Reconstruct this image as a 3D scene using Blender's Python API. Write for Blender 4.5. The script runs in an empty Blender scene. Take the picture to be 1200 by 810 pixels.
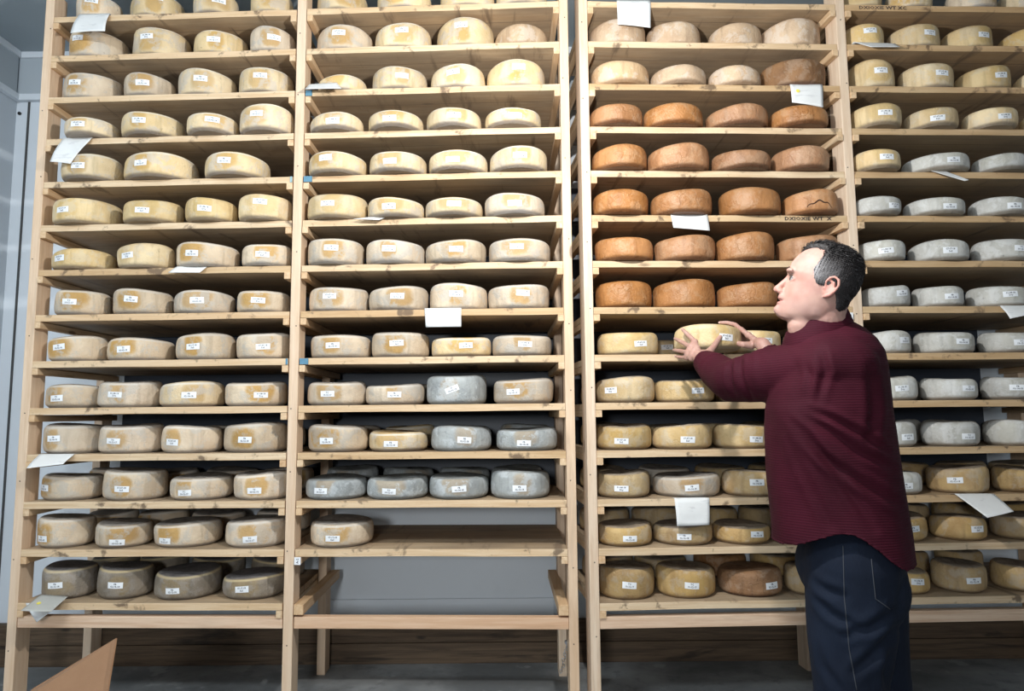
import bpy, bmesh, math, random
import numpy as np
from mathutils import Vector, Matrix, noise
C = bpy.context.scene.collection
R = math.radians
rnd = random.Random(7)

# ------------------------------------------------------------------ camera
F_PX, PITCH, ROLL = 800.0, 0.0999, -0.0087
H = 1.225
cp, sp = math.cos(PITCH), math.sin(PITCH)
Fw = Vector((0, cp, sp)); U0 = Vector((0, -sp, cp)); X0 = Vector((1, 0, 0))
Xc = math.cos(ROLL)*X0 + math.sin(ROLL)*U0
Uc = -math.sin(ROLL)*X0 + math.cos(ROLL)*U0
CAM = Vector((0, 0, H))
cd = bpy.data.cameras.new('camera'); cam = bpy.data.objects.new('camera', cd); C.objects.link(cam)
cd.sensor_width = 36; cd.lens = 36*F_PX/1200; cd.clip_start = .05
cam.matrix_world = Matrix(((Xc.x, Uc.x, -Fw.x, CAM.x), (Xc.y, Uc.y, -Fw.y, CAM.y), (Xc.z, Uc.z, -Fw.z, CAM.z), (0, 0, 0, 1)))
bpy.context.scene.camera = cam
def ray(px, py):
    return Fw + (px-600)/F_PX*Xc + (405-py)/F_PX*Uc
def P(px, py, Y):
    d = ray(px, py); return CAM + d*(Y/d.y)
def proj(p):
    q = Vector(p)-CAM; w = q.dot(Fw)
    return 600+F_PX*q.dot(Xc)/w, 405-F_PX*q.dot(Uc)/w

# ------------------------------------------------------------------ helpers
def tag(o, label=None, cat=None, group=None, kind=None):
    if label: o['label'] = label
    if cat: o['category'] = cat
    if group: o['group'] = group
    if kind: o['kind'] = kind
    return o
def empty(name, loc, rz=0):
    o = bpy.data.objects.new(name, None); C.objects.link(o); o.empty_display_size = .05
    o.location = loc; o.rotation_euler = (0, 0, rz); return o
def link(name, me, mats, parent=None, smooth=False):
    if not isinstance(mats, (list, tuple)): mats = [mats]
    if not me.materials:
        for m in mats: me.materials.append(m)
    if smooth:
        me.polygons.foreach_set('use_smooth', [True]*len(me.polygons))
    o = bpy.data.objects.new(name, me); C.objects.link(o)
    if parent: o.parent = parent
    return o
def fin(name, bm, mats, parent=None, smooth=False):
    bmesh.ops.recalc_face_normals(bm, faces=bm.faces)
    me = bpy.data.meshes.new(name); bm.to_mesh(me); bm.free()
    return link(name, me, mats, parent, smooth)
def box(bm, x0, x1, y0, y1, z0, z1, bev=0.0, mi=0, cuts=0):
    t = bmesh.new()
    bmesh.ops.create_cube(t, size=1)
    for v in t.verts:
        v.co = Vector(((x0+x1)/2+v.co.x*(x1-x0), (y0+y1)/2+v.co.y*(y1-y0), (z0+z1)/2+v.co.z*(z1-z0)))
    if bev: bmesh.ops.bevel(t, geom=list(t.edges), offset=bev, segments=2, affect='EDGES', profile=.6)
    merge(bm, t, mi)
def merge(bm, t, mi=0):
    m = {}
    for v in t.verts: m[v] = bm.verts.new(v.co)
    for f in t.faces:
        try:
            g = bm.faces.new([m[v] for v in f.verts]); g.material_index = mi; g.smooth = f.smooth
        except ValueError: pass
    t.free()
def tube(bm, pts, rad, n=8, mi=0):
    pts = [Vector(p) for p in pts]; rings = []
    for i, p in enumerate(pts):
        d = (pts[min(i+1, len(pts)-1)]-pts[max(i-1, 0)]).normalized()
        a = d.orthogonal().normalized() if i == 0 else (a - d*a.dot(d)).normalized()
        b = d.cross(a); r = rad[i] if isinstance(rad, (list, tuple)) else rad
        rings.append([bm.verts.new(p+(a*math.cos(2*math.pi*k/n)+b*math.sin(2*math.pi*k/n))*r) for k in range(n)])
    for i in range(len(rings)-1):
        for k in range(n):
            f = bm.faces.new((rings[i][k], rings[i][(k+1) % n], rings[i+1][(k+1) % n], rings[i+1][k])); f.material_index = mi; f.smooth = True
    for rg in (rings[0], rings[-1]):
        f = bm.faces.new(rg); f.material_index = mi

# ------------------------------------------------------------------ materials
def new_mat(name):
    m = bpy.data.materials.new(name); m.use_nodes = True; nt = m.node_tree
    return m, nt, nt.nodes['Principled BSDF']
class N:
    def __init__(s, nt): s.nt = nt
    def n(s, t, **k):
        x = s.nt.nodes.new(t)
        for a, b in k.items(): setattr(x, a, b)
        return x
    def l(s, a, b): s.nt.links.new(a, b)
    def m(s, op, a, b=None, c=None, clamp=False):
        x = s.n('ShaderNodeMath', operation=op, use_clamp=clamp)
        for i, v in enumerate((a, b, c)):
            if v is None: continue
            if isinstance(v, (int, float)): x.inputs[i].default_value = v
            else: s.l(v, x.inputs[i])
        return x.outputs[0]
    def mix(s, f, a, b, mode='MIX'):
        x = s.n('ShaderNodeMix', data_type='RGBA', blend_type=mode)
        for i, v in ((0, f), (6, a), (7, b)):
            if isinstance(v, (int, float)): x.inputs[i].default_value = v
            elif isinstance(v, tuple): x.inputs[i].default_value = (*v, 1) if len(v) == 3 else v
            else: s.l(v, x.inputs[i])
        return x.outputs[2]
    def noise(s, vec, sc, det=4, rough=.55, dist=0):
        x = s.n('ShaderNodeTexNoise'); x.inputs['Scale'].default_value = sc; x.inputs['Detail'].default_value = det
        x.inputs['Roughness'].default_value = rough; x.inputs['Distortion'].default_value = dist; s.l(vec, x.inputs['Vector']); return x.outputs[0]
    def mp(s, vec, sc=(1, 1, 1), loc=(0, 0, 0)):
        x = s.n('ShaderNodeMapping'); x.inputs['Scale'].default_value = sc; x.inputs['Location'].default_value = loc; s.l(vec, x.inputs[0]); return x.outputs[0]
    def ramp(s, f, a, b):
        x = s.n('ShaderNodeMapRange'); x.interpolation_type = 'SMOOTHSTEP'
        s.l(f, x.inputs[0]); x.inputs[1].default_value = a; x.inputs[2].default_value = b; return x.outputs[0]
    def seeded(s):
        tc = s.n('ShaderNodeTexCoord'); oi = s.n('ShaderNodeObjectInfo')
        cm = s.n('ShaderNodeCombineXYZ'); r = s.m('MULTIPLY', oi.outputs['Random'], 37.0)
        s.l(r, cm.inputs[0]); s.l(s.m('MULTIPLY', oi.outputs['Random'], 91.0), cm.inputs[1]); s.l(r, cm.inputs[2])
        a = s.n('ShaderNodeVectorMath', operation='ADD'); s.l(tc.outputs['Object'], a.inputs[0]); s.l(cm.outputs[0], a.inputs[1])
        return tc.outputs['Object'], a.outputs[0], oi.outputs['Random']
    def bump(s, bsdf, h, st, dist=.01):
        b = s.n('ShaderNodeBump'); b.inputs['Strength'].default_value = st; b.inputs['Distance'].default_value = dist
        s.l(h, b.inputs['Height']); s.l(b.outputs[0], bsdf.inputs['Normal'])
def plain(name, col, rough=.6, metal=0, nz=0, bump=0, sc=20):
    m, nt, b = new_mat(name); g = N(nt)
    b.inputs['Roughness'].default_value = rough; b.inputs['Metallic'].default_value = metal
    _, v, _r = g.seeded(); n = g.noise(v, sc)
    g.l(g.mix(g.m('MULTIPLY', n, nz), col, tuple(c*.45 for c in col)), b.inputs['Base Color'])
    if bump: g.bump(b, n, bump)
    return m
def wood(name, axis, c1, c2, stain=.25, planks=False, dark=(.10, .06, .035), rough=.62):
    m, nt, b = new_mat(name); g = N(nt); ob, v, r = g.seeded()
    st = [26, 26, 26]; st[axis] = 1.3
    grain = g.noise(g.mp(v, tuple(st)), 2.2, 6, .62, .6)
    fine = g.noise(g.mp(v, tuple(q*5 for q in st)), 2.0, 3)
    s2 = [7, 7, 7]; s2[axis] = 1.0
    broad = g.noise(g.mp(v, tuple(s2)), 1.6, 3)
    col = g.mix(g.ramp(grain, .32, .72), c1, c2)
    col = g.mix(g.m('MULTIPLY', g.ramp(fine, .5, .8), .28), col, tuple(q*.6 for q in c2))
    col = g.mix(g.m('MULTIPLY', g.ramp(broad, .45, .75), .35), col, tuple(q*w for q, w in zip(c2, (.85, .72, .6))))
    # per-board shift between pale and honey pine
    col = g.mix(g.m('MULTIPLY', r, .38), col, tuple(q*w for q, w in zip(c2, (1.0, .82, .6))))
    # knots
    vo = g.n('ShaderNodeTexVoronoi'); s3 = [9, 9, 9]; s3[axis] = 3.2
    g.l(g.mp(v, tuple(s3)), vo.inputs['Vector']); vo.inputs['Scale'].default_value = 1.0
    kn = g.m('SUBTRACT', 1, g.ramp(vo.outputs['Distance'], .06, .13))
    gate = g.ramp(g.noise(v, 2.4, 2), .52, .58)
    col = g.mix(g.m('MULTIPLY', g.m('MULTIPLY', kn, gate), .75), col, dark)
    # cellar stains running across
    s4 = [16, 16, 16]; s4[1 if planks else axis] = 2.2
    stn = g.ramp(g.noise(g.mp(v, tuple(s4)), .9, 5, .6, .4), .57, .69)
    col = g.mix(g.m('MULTIPLY', stn, stain), col, dark)
    if planks:
        sx = g.n('ShaderNodeSeparateXYZ'); g.l(ob, sx.inputs[0])
        f = g.m('FRACT', g.m('DIVIDE', g.m('ADD', sx.outputs[1], .1), .203))
        ln = g.m('LESS_THAN', f, .018)
        col = g.mix(g.m('MULTIPLY', ln, .8), col, (.04, .025, .015))
    if planks:    # the broad faces are toned darker brown, the sawn edges are not
        sn = g.n('ShaderNodeSeparateXYZ'); g.l(ob.node.outputs['Normal'], sn.inputs[0])
        fc = g.ramp(g.m('ABSOLUTE', sn.outputs[2]), .6, .9)
        wz = g.noise(g.mp(v, (2.2, 7, 7)), 1.0, 5, .6)
        col = g.mix(g.m('MULTIPLY', fc, g.m('ADD', .35, g.m('MULTIPLY', g.ramp(wz, .3, .7), .45))), col, (.25, .185, .125))
    g.l(col, b.inputs['Base Color']); b.inputs['Roughness'].default_value = rough
    g.bump(b, g.m('ADD', grain, g.m('MULTIPLY', fine, .5)), .25, .003)
    return m
PINE1, PINE2 = (.76, .61, .42), (.60, .43, .255)
M_board = wood('shelf_pine', 0, PINE1, PINE2, .8, True)
M_honey = wood('honey_pine', 0, (.64, .47, .28), (.50, .335, .175), .8, True)
M_post = wood('post_pine', 2, (.78, .63, .48), (.66, .49, .34), .15)
M_cleat = wood('cleat_pine', 1, (.76, .58, .38), (.58, .39, .22), .3)
M_rail = wood('rail_pine', 0, (.78, .59, .43), (.62, .41, .27), .2)
M_dark = wood('dark_timber', 0, (.15, .10, .06), (.06, .04, .025), .7, False, (.012, .009, .007), .8)

def rind(name, base, alt, stain=None, stain_amt=0, mould=(.45, .44, .42), mould_amt=.4, top=None, rough=.7, rimc=None, cracks=.12, bot_shade=None):
    m, nt, b = new_mat(name); g = N(nt); ob, v, r = g.seeded()
    n1 = g.noise(v, 9, 5, .6); n2 = g.noise(v, 28, 5, .65); n3 = g.noise(v, 120, 3)
    sx = g.n('ShaderNodeSeparateXYZ'); g.l(ob, sx.inputs[0])
    col = g.mix(g.ramp(n1, .34, .68), base, alt)
    streak = g.noise(g.mp(v, (30, 30, 3)), 1.0, 4)
    col = g.mix(g.m('MULTIPLY', g.ramp(streak, .50, .68), .45), col, tuple(q*.62 for q in alt))
    if stain:
        u_ = g.m('DIVIDE', g.m('ADD', sx.outputs[0], g.m('MULTIPLY', g.m('SUBTRACT', g.m('FRACT', g.m('MULTIPLY', r, 53)), .5), .03)), g.m('ADD', .032, g.m('MULTIPLY', g.m('FRACT', g.m('MULTIPLY', r, 29)), .034))); w_ = g.m('DIVIDE', g.m('SUBTRACT', sx.outputs[2], .060), .042)
        d = g.m('ADD', g.m('POWER', g.m('ABSOLUTE', u_), 3.0), g.m('POWER', g.m('ABSOLUTE', w_), 3.0))
        d = g.m('ADD', d, g.m('MULTIPLY', g.m('SUBTRACT', n1, .5), 2.6))
        d = g.m('ADD', d, g.m('MULTIPLY', g.m('SUBTRACT', n2, .5), 1.2))
        k = g.m('MULTIPLY', g.m('SUBTRACT', 1, g.ramp(d, .3, 1.5)), g.m('LESS_THAN', sx.outputs[1], 0))
        col = g.mix(g.m('MULTIPLY', k, stain_amt), col, g.mix(n2, stain, tuple(q*.6 for q in stain)))
    mo = g.noise(v, 14, 6, .7, .3)
    mk = g.ramp(mo, .50, .58)
    col = g.mix(g.m('MULTIPLY', mk, mould_amt), col, mould)
    dark = g.ramp(g.noise(v, 34, 5, .75), .62, .74)
    col = g.mix(g.m('MULTIPLY', dark, .6), col, tuple(q*.3 for q in alt))
    rad = g.m('SQRT', g.m('ADD', g.m('MULTIPLY', sx.outputs[0], sx.outputs[0]), g.m('MULTIPLY', sx.outputs[1], sx.outputs[1])))
    geo = g.n('ShaderNodeTexCoord'); sn = g.n('ShaderNodeSeparateXYZ'); g.l(geo.outputs['Normal'], sn.inputs[0])
    if bot_shade:    # downward faces darkened: underside shade put into the colour
        col = g.mix(g.m('MULTIPLY', g.ramp(g.m('MULTIPLY', sn.outputs[2], -1), .35, .8), .9), col, bot_shade)
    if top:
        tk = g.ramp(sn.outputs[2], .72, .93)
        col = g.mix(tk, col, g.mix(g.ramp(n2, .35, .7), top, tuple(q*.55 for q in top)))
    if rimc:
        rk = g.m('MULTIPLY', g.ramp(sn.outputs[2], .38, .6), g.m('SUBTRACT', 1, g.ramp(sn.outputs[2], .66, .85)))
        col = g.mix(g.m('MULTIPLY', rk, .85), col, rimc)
    # brightness differs from wheel to wheel
    hs = g.n('ShaderNodeHueSaturation'); g.l(col, hs.inputs['Color'])
    lo_ = g.ramp(g.noise(v, 4, 2), .35, .65)
    g.l(g.m('ADD', g.m('ADD', .78, g.m('MULTIPLY', lo_, .14)), g.m('MULTIPLY', r, .24)), hs.inputs['Value'])
    g.l(g.m('ADD', .9, g.m('MULTIPLY', g.m('FRACT', g.m('MULTIPLY', r, 17)), .2)), hs.inputs['Saturation'])
    g.l(hs.outputs[0], b.inputs['Base Color']); b.inputs['Roughness'].default_value = rough
    vo = g.n('ShaderNodeTexVoronoi', feature='DISTANCE_TO_EDGE'); vo.inputs['Scale'].default_value = 17
    wv_ = g.n('ShaderNodeVectorMath', operation='ADD'); wn_ = g.n('ShaderNodeTexNoise'); wn_.inputs['Scale'].default_value = 14; g.l(v, wn_.inputs['Vector'])
    ws_ = g.n('ShaderNodeVectorMath', operation='SCALE'); ws_.inputs[3].default_value = .09; g.l(wn_.outputs[1], ws_.inputs[0])
    g.l(g.mp(v, (1, 1, .6)), wv_.inputs[0]); g.l(ws_.outputs[0], wv_.inputs[1]); g.l(wv_.outputs[0], vo.inputs['Vector'])
    h = g.m('ADD', g.m('MULTIPLY', n2, 1.0), g.m('MULTIPLY', n3, .35))
    h = g.m('ADD', h, g.m('MULTIPLY', g.m('MULTIPLY', g.ramp(vo.outputs['Distance'], 0, .035), g.ramp(n1, .42, .62)), cracks))
    g.bump(b, h, .7, .007)
    return m
RIND = {
 'c': rind('rind_cream', (.76, .61, .39), (.66, .50, .28), (.62, .38, .12), .75, (.54, .49, .43), .6, rimc=(.78, .72, .60), bot_shade=(.20, .165, .14)),
 'y': rind('rind_yellow', (.76, .60, .35), (.66, .48, .25), (.66, .44, .15), .5, (.62, .55, .43), .4, bot_shade=(.26, .20, .14)),
 'p': rind('rind_beige', (.70, .58, .43), (.60, .475, .34), (.58, .34, .10), .85, (.50, .47, .42), .6, bot_shade=(.27, .245, .22), top=(.36, .32, .28), rimc=(.68, .62, .54)),
 'w': rind('rind_white_mould', (.60, .59, .55), (.47, .46, .42), (.52, .49, .38), .3, (.64, .64, .62), .6, bot_shade=(.26, .22, .17)),
 'b': rind('rind_blue_grey', (.42, .44, .43), (.32, .34, .34), (.48, .35, .20), .6, (.52, .55, .56), .7, bot_shade=(.19, .21, .22), top=(.29, .30, .29)),
 'g': rind('rind_grey_brown', (.31, .26, .20), (.22, .185, .14), (.40, .28, .12), .55, (.35, .32, .29), .5, top=(.17, .155, .15), rimc=(.60, .48, .28), bot_shade=(.13, .115, .10)),
 'k': rind('rind_ochre', (.64, .48, .26), (.53, .375, .18), (.62, .40, .14), .5, (.56, .49, .38), .45, bot_shade=(.22, .16, .10), top=(.42, .34, .25)),
 't': rind('rind_tan', (.60, .43, .27), (.48, .32, .19), None, 0, (.62, .52, .42), .6, bot_shade=(.26, .17, .10)),
 'o': rind('rind_orange', (.47, .235, .105), (.36, .165, .065), None, 0, (.50, .31, .18), .45, cracks=.3, rough=.5, bot_shade=(.13, .055, .025)),
 'n': rind('rind_brown', (.33, .175, .08), (.23, .115, .05), None, 0, (.42, .31, .22), .4, cracks=.35, bot_shade=(.10, .05, .03)),
 'h': rind('rind_honey', (.55, .39, .19), (.43, .28, .125), (.60, .40, .15), .45, (.50, .42, .32), .5, top=(.34, .27, .20), bot_shade=(.24, .17, .10)),
}
KIND = {'k': 'ochre-yellow', 'c': 'cream', 'y': 'yellow', 'p': 'beige', 'w': 'whitish', 'b': 'blue-grey', 'g': 'grey-brown', 't': 'tan', 'o': 'orange-brown', 'n': 'dark brown', 'h': 'honey-coloured'}
M_label = plain('label_paper', (.84, .86, .88), .5)
M_ink = plain('ink', (.035, .035, .05), .6)
M_marker = plain('marker_ink', (.05, .04, .04), .7)
M_blue = plain('blue_paint', (.10, .25, .36), .6, nz=.3)
M_lblue = plain('pale_blue_paint', (.30, .46, .50), .6, nz=.3)
M_yellow = plain('yellow_sticker', (.85, .74, .12), .5)

# ------------------------------------------------------------------ room
def wallmat(name, col, var=.12, rough=.5, bump=.05):
    m, nt, b = new_mat(name); g = N(nt)
    tc = g.n('ShaderNodeTexCoord'); v = tc.outputs['Object']
    n = g.noise(v, .9, 4); n2 = g.noise(v, 7, 5)
    c = g.mix(g.m('MULTIPLY', g.ramp(n, .35, .7), var), col, tuple(q*.6 for q in col))
    c = g.mix(g.m('MULTIPLY', g.ramp(n2, .55, .8), var), c, tuple(q*.7 for q in col))
    g.l(c, b.inputs['Base Color']); b.inputs['Roughness'].default_value = rough; g.bump(b, n2, bump)
    return m
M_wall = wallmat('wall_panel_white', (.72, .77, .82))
M_wall_l = wallmat('left_wall_shaded', (.60, .66, .72))  # same white panel, with the left wall's shade put into the colour
M_ceil = wallmat('ceiling_grey', (.34, .40, .44))
M_cove = wallmat('cove_grey', (.44, .49, .53))
M_trimw = wallmat('trim_white', (.72, .77, .82))
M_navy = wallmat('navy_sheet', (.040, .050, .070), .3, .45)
def floor_mat():
    m, nt, b = new_mat('floor_concrete'); g = N(nt); tc = g.n('ShaderNodeTexCoord'); v = tc.outputs['Object']
    n1 = g.noise(v, 1.7, 5, .6, .3); n2 = g.noise(v, 12, 6, .65); n3 = g.noise(v, 90, 2)
    c = g.mix(g.ramp(n1, .35, .68), (.14, .148, .15), (.31, .32, .32))
    c = g.mix(g.m('MULTIPLY', g.ramp(n2, .52, .7), .5), c, (.11, .115, .12))
    c = g.mix(g.m('MULTIPLY', g.ramp(g.noise(v, 5, 3), .62, .67), .35), c, (.46, .47, .47))
    g.l(c, b.inputs['Base Color']); g.l(g.m('ADD', .5, g.m('MULTIPLY', n2, .3)), b.inputs['Roughness'])
    g.bump(b, g.m('ADD', n2, g.m('MULTIPLY', n3, .4)), .25, .004); return m
WY, WX, CZ = 3.56, -2.68, 3.21
def struct(name, b6, mat, bev=0):
    bm = bmesh.new(); box(bm, *b6, bev=bev); o = fin(name, bm, mat); o['kind'] = 'structure'; return o
struct('floor', (WX-.1, 4.6, -3.2, WY+.1, -.08, 0), floor_mat())
struct('ceiling', (WX-.1, 4.6, -3.2, WY+.1, CZ, CZ+.08), M_ceil)
struct('wall_back', (WX-.1, 4.6, WY, WY+.1, 0, CZ), M_wall)
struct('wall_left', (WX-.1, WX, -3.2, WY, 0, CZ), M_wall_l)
struct('wall_right', (4.5, 4.6, -3.2, WY, 0, CZ), M_wall)
struct('baseboard_back', (WX, 4.5, WY-.045, WY, .10, .20), M_dark, .004)
struct('baseboard_back_lower', (WX, 4.5, WY-.05, WY, 0, .098), M_dark, .004)
bpy.data.objects['baseboard_back_lower'].name = 'baseboard_back.001'
struct('trim_1', (-1.25, .2, WY-.012, WY, .20, .30), M_trimw, .002)
# boxed cove under the ceiling: grey face between two white beads
def cove(name, pts, nrm):
    bm = bmesh.new()
    (x0, y0), (x1, y1) = pts
    for z0, z1, t, mi in ((CZ-.035, CZ, .028, 1), (CZ-.245, CZ-.03, .018, 0), (CZ-.275, CZ-.24, .03, 1)):
        if nrm == 'y': box(bm, x0, x1, y0-t, y0, z0, z1, .003, mi)
        else: box(bm, x0, x0+t, y0, y1, z0, z1, .003, mi)
    o = fin(name, bm, [M_cove, M_trimw]); o['kind'] = 'structure'
cove('trim_2', ((WX, WY), (4.5, WY)), 'y')
cove('trim_3', ((WX, -3.2), (WX, WY-.03)), 'x')
struct('trim_4', (-2.618, -2.606, WY-.004, WY, .2, CZ-.275), plain('dark_joint', (.06, .06, .06), .7), .001)
bm = bmesh.new()
tube(bm, [(-2.66, WY, 2.9-.03), (-2.66, WY-.008, 2.9-.03)], .009, 10)
tag(fin('wall_screw', bm, plain('dark_screw', (.05, .05, .05), .4, .8)), 'small dark screw head in the back wall beside the panel joint', 'screw')
# navy sheet behind the racks
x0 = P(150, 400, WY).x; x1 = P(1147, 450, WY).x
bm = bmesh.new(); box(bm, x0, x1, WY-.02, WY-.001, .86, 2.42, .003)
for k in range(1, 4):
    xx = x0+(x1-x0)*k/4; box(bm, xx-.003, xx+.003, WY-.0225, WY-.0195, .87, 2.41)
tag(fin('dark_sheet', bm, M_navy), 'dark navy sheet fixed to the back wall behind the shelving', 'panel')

# ------------------------------------------------------------------ racks
S = .921
LV = [z*S+H for z in (1.94, 1.737, 1.529, 1.321, 1.111, .901, .688, .475, .26, .045, -.165, -.377, -.587, -.818)]
LV[0] = 3.008
ZRAIL = -.87*S+H
RK = {0: ((.2303, 2.80), -.038), 1: ((.2303, 2.798), .0372)}
def rk_dirs(k):
    (ox, oy), a = RK[k]
    e = Vector((math.cos(a), math.sin(a), 0))
    return Vector((ox, oy, 0)), e, Vector((-math.sin(a), math.cos(a), 0))+e*SHEAR, a
SHEAR = -.055      # the frames stand a little out of square
def skew(bm):
    for v in bm.verts: v.co.x += SHEAR*v.co.y
def rk_world(k, s, d, z):
    o, e, n, a = rk_dirs(k); v = o+e*s+n*d; v.z = z; return v
def rk_hit(k, px, py, d):
    o, e, n, a = rk_dirs(k); r = ray(px, py)
    n = n-e*SHEAR; t = ((o+n*d-CAM).dot(n))/r.dot(n); return CAM+r*t
BAY = {'A': (0, -2.266, -1.166), 'B': (0, -1.120, -.014), 'C': (1, .109, 1.205), 'D': (1, 1.249, 2.349)}
BAYNAME = {'A': 'leftmost bay', 'B': 'second bay from left', 'C': 'third bay from left', 'D': 'rightmost bay'}
ORD = ['top', 'second', 'third', 'fourth', 'fifth', 'sixth', 'seventh', 'eighth', 'ninth', 'tenth', 'eleventh', 'twelfth', 'thirteenth', 'fourteenth']
DEPTH = .61
TH = .028
def rack(k, edges, label):
    o, e, n, a = rk_dirs(k)
    root = empty('shelving_rack', o, a); tag(root, label, 'shelving rack')
    def post(sa, sb, d0, d1, nm):
        bm = bmesh.new(); box(bm, sa, sb, d0, d1, 0, 3.13, .003)
        if nm == 'post':   # nail heads
            for q in range(9):
                zz = .3+q*.33+rnd.uniform(-.05, .05); xx = rnd.uniform(sa+.01, sb-.01)
                box(bm, xx-.0022, xx+.0022, d0-.001, d0+.001, zz-.0022, zz+.0022, 0, 1)
        skew(bm); return fin(nm, bm, [M_post, M_marker], root)
    for sa, sb in edges['posts']:
        post(sa, sb, 0, .089, 'post'); post(sa, sb, .53, .619, 'rear_post')
    for bay in edges['bays']:
        _, s0, s1 = BAY[bay]
        for i, z in enumerate(LV):
            if bay == 'B' and i == 13: zt, w, h = z-.004, .040, .040
            else: zt, w, h = z-TH-.0016, .026, .028
            for sa, sb in ((s0+.0005, s0+w), (s1-w, s1-.0005)):
                bm = bmesh.new(); box(bm, sa, sb, -.002-rnd.random()*.004, .619, zt-h, zt, .002)
                skew(bm); fin('cleat', bm, M_cleat, root)
        bm = bmesh.new(); box(bm, s0+.0005, s1-.0005, .004, .042, ZRAIL-.052, ZRAIL-.006, .003)
        skew(bm); fin('rail', bm, M_rail, root)
        bm = bmesh.new(); box(bm, s0+.0005, s1-.0005, .575, .61, LV[12]-TH-.038, LV[12]-TH-.002, .003)
        skew(bm)
        if bay == 'B': fin('rear_rail', bm, M_rail, root)
        else: bm.free()
    return root
R0 = rack(0, {'posts': ((-2.306, -2.266), (-1.163, -1.123), (-.014, .024)), 'bays': 'AB'}, 'tall pine shelving rack of two bays on the left half of the wall')
R1 = rack(1, {'posts': ((.071, .109), (1.207, 1.247), (2.349, 2.389)), 'bays': 'CD'}, 'tall pine shelving rack of two bays behind the man on the right')
# a white card tag on two cleats
def text_mesh(lines, size, gap=1.15):
    out = []
    for i, (t, dx, mir) in enumerate(lines):
        cu = bpy.data.curves.new('t', 'FONT'); cu.body = t; cu.size = size; cu.align_x = 'CENTER'; cu.align_y = 'CENTER'; cu.resolution_u = 1
        cu.offset = size*.02
        ob = bpy.data.objects.new('t', cu); C.objects.link(ob)
        dg = bpy.context.evaluated_depsgraph_get(); me = ob.evaluated_get(dg).to_mesh()
        y = (len(lines)-1)/2*size*gap-i*size*gap
        out.append(([((-v.co.x if mir else v.co.x)+dx, v.co.y+y) for v in me.vertices], [tuple(p.vertices) for p in me.polygons]))
        ob.evaluated_get(dg).to_mesh_clear(); C.objects.unlink(ob); bpy.data.objects.remove(ob); bpy.data.curves.remove(cu)
    return out
def flat_tag(root, s, z, w, h, txt, lab):
    bm = bmesh.new(); box(bm, s-w/2, s+w/2, -.0095, -.0075, z-h/2, z+h/2)
    for vs, fs in txt:
        vv = [bm.verts.new((s+x, -.0100, z+y)) for x, y in vs]
        for f in fs:
            try: bm.faces.new([vv[i] for i in f]).material_index = 1
            except ValueError: pass
    me = bpy.data.meshes.new('card_tag'); bm.to_mesh(me); bm.free()
    o = link('card_tag', me, [M_label, M_ink], root); o['label'] = lab
def rot90(tm): return [([(-y, x) for x, y in vs], fs) for vs, fs in tm]
flat_tag(R0, -1.120+.014, LV[12]-TH-.016, .026, .030, rot90(text_mesh([('A-2', 0, False)], .013)), 'small white card tag on the front post')
flat_tag(R1, 1.205-.016, LV[7]-TH-.014, .022, .030, rot90(text_mesh([('A-3', 0, False)], .011)), 'small white card tag beside the man\'s collar')
# chain hanging at the foot of the second bay's right post
chain = empty('hanging_chain', P(664, 762, 3.15), 0)
tag(chain, 'short thin metal chain hanging at the foot of the gap between the racks', 'chain')
M_steel = plain('steel', (.55, .56, .58), .35, .9)
a, b_ = P(664, 757, 3.15), P(658, 787, 3.2)
for k in range(10):
    c = a.lerp(b_, k/9)-chain.location; c.x += .004*math.sin(k*2)
    bm = bmesh.new(); n = 10; pts = []
    for q in range(n+1):
        t = 2*math.pi*q/n; off = Vector((math.cos(t)*.005, 0, math.sin(t)*.0085)) if k % 2 else Vector((0, math.cos(t)*.005, math.sin(t)*.0085))
        pts.append(c+off)
    tube(bm, pts, .0016, 6); fin('chain_link', bm, M_steel, chain)
bm = bmesh.new(); tube(bm, [a-chain.location+Vector((0, .0, .012)), a-chain.location+Vector((0, .02, .012))], .008, 10); fin('hook', bm, M_steel, chain)

HONEY = {('D', q) for q in range(12)} | {('C', 2), ('C', 5), ('C', 7), ('B', 7), ('B', 10), ('A', 6)}
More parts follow.
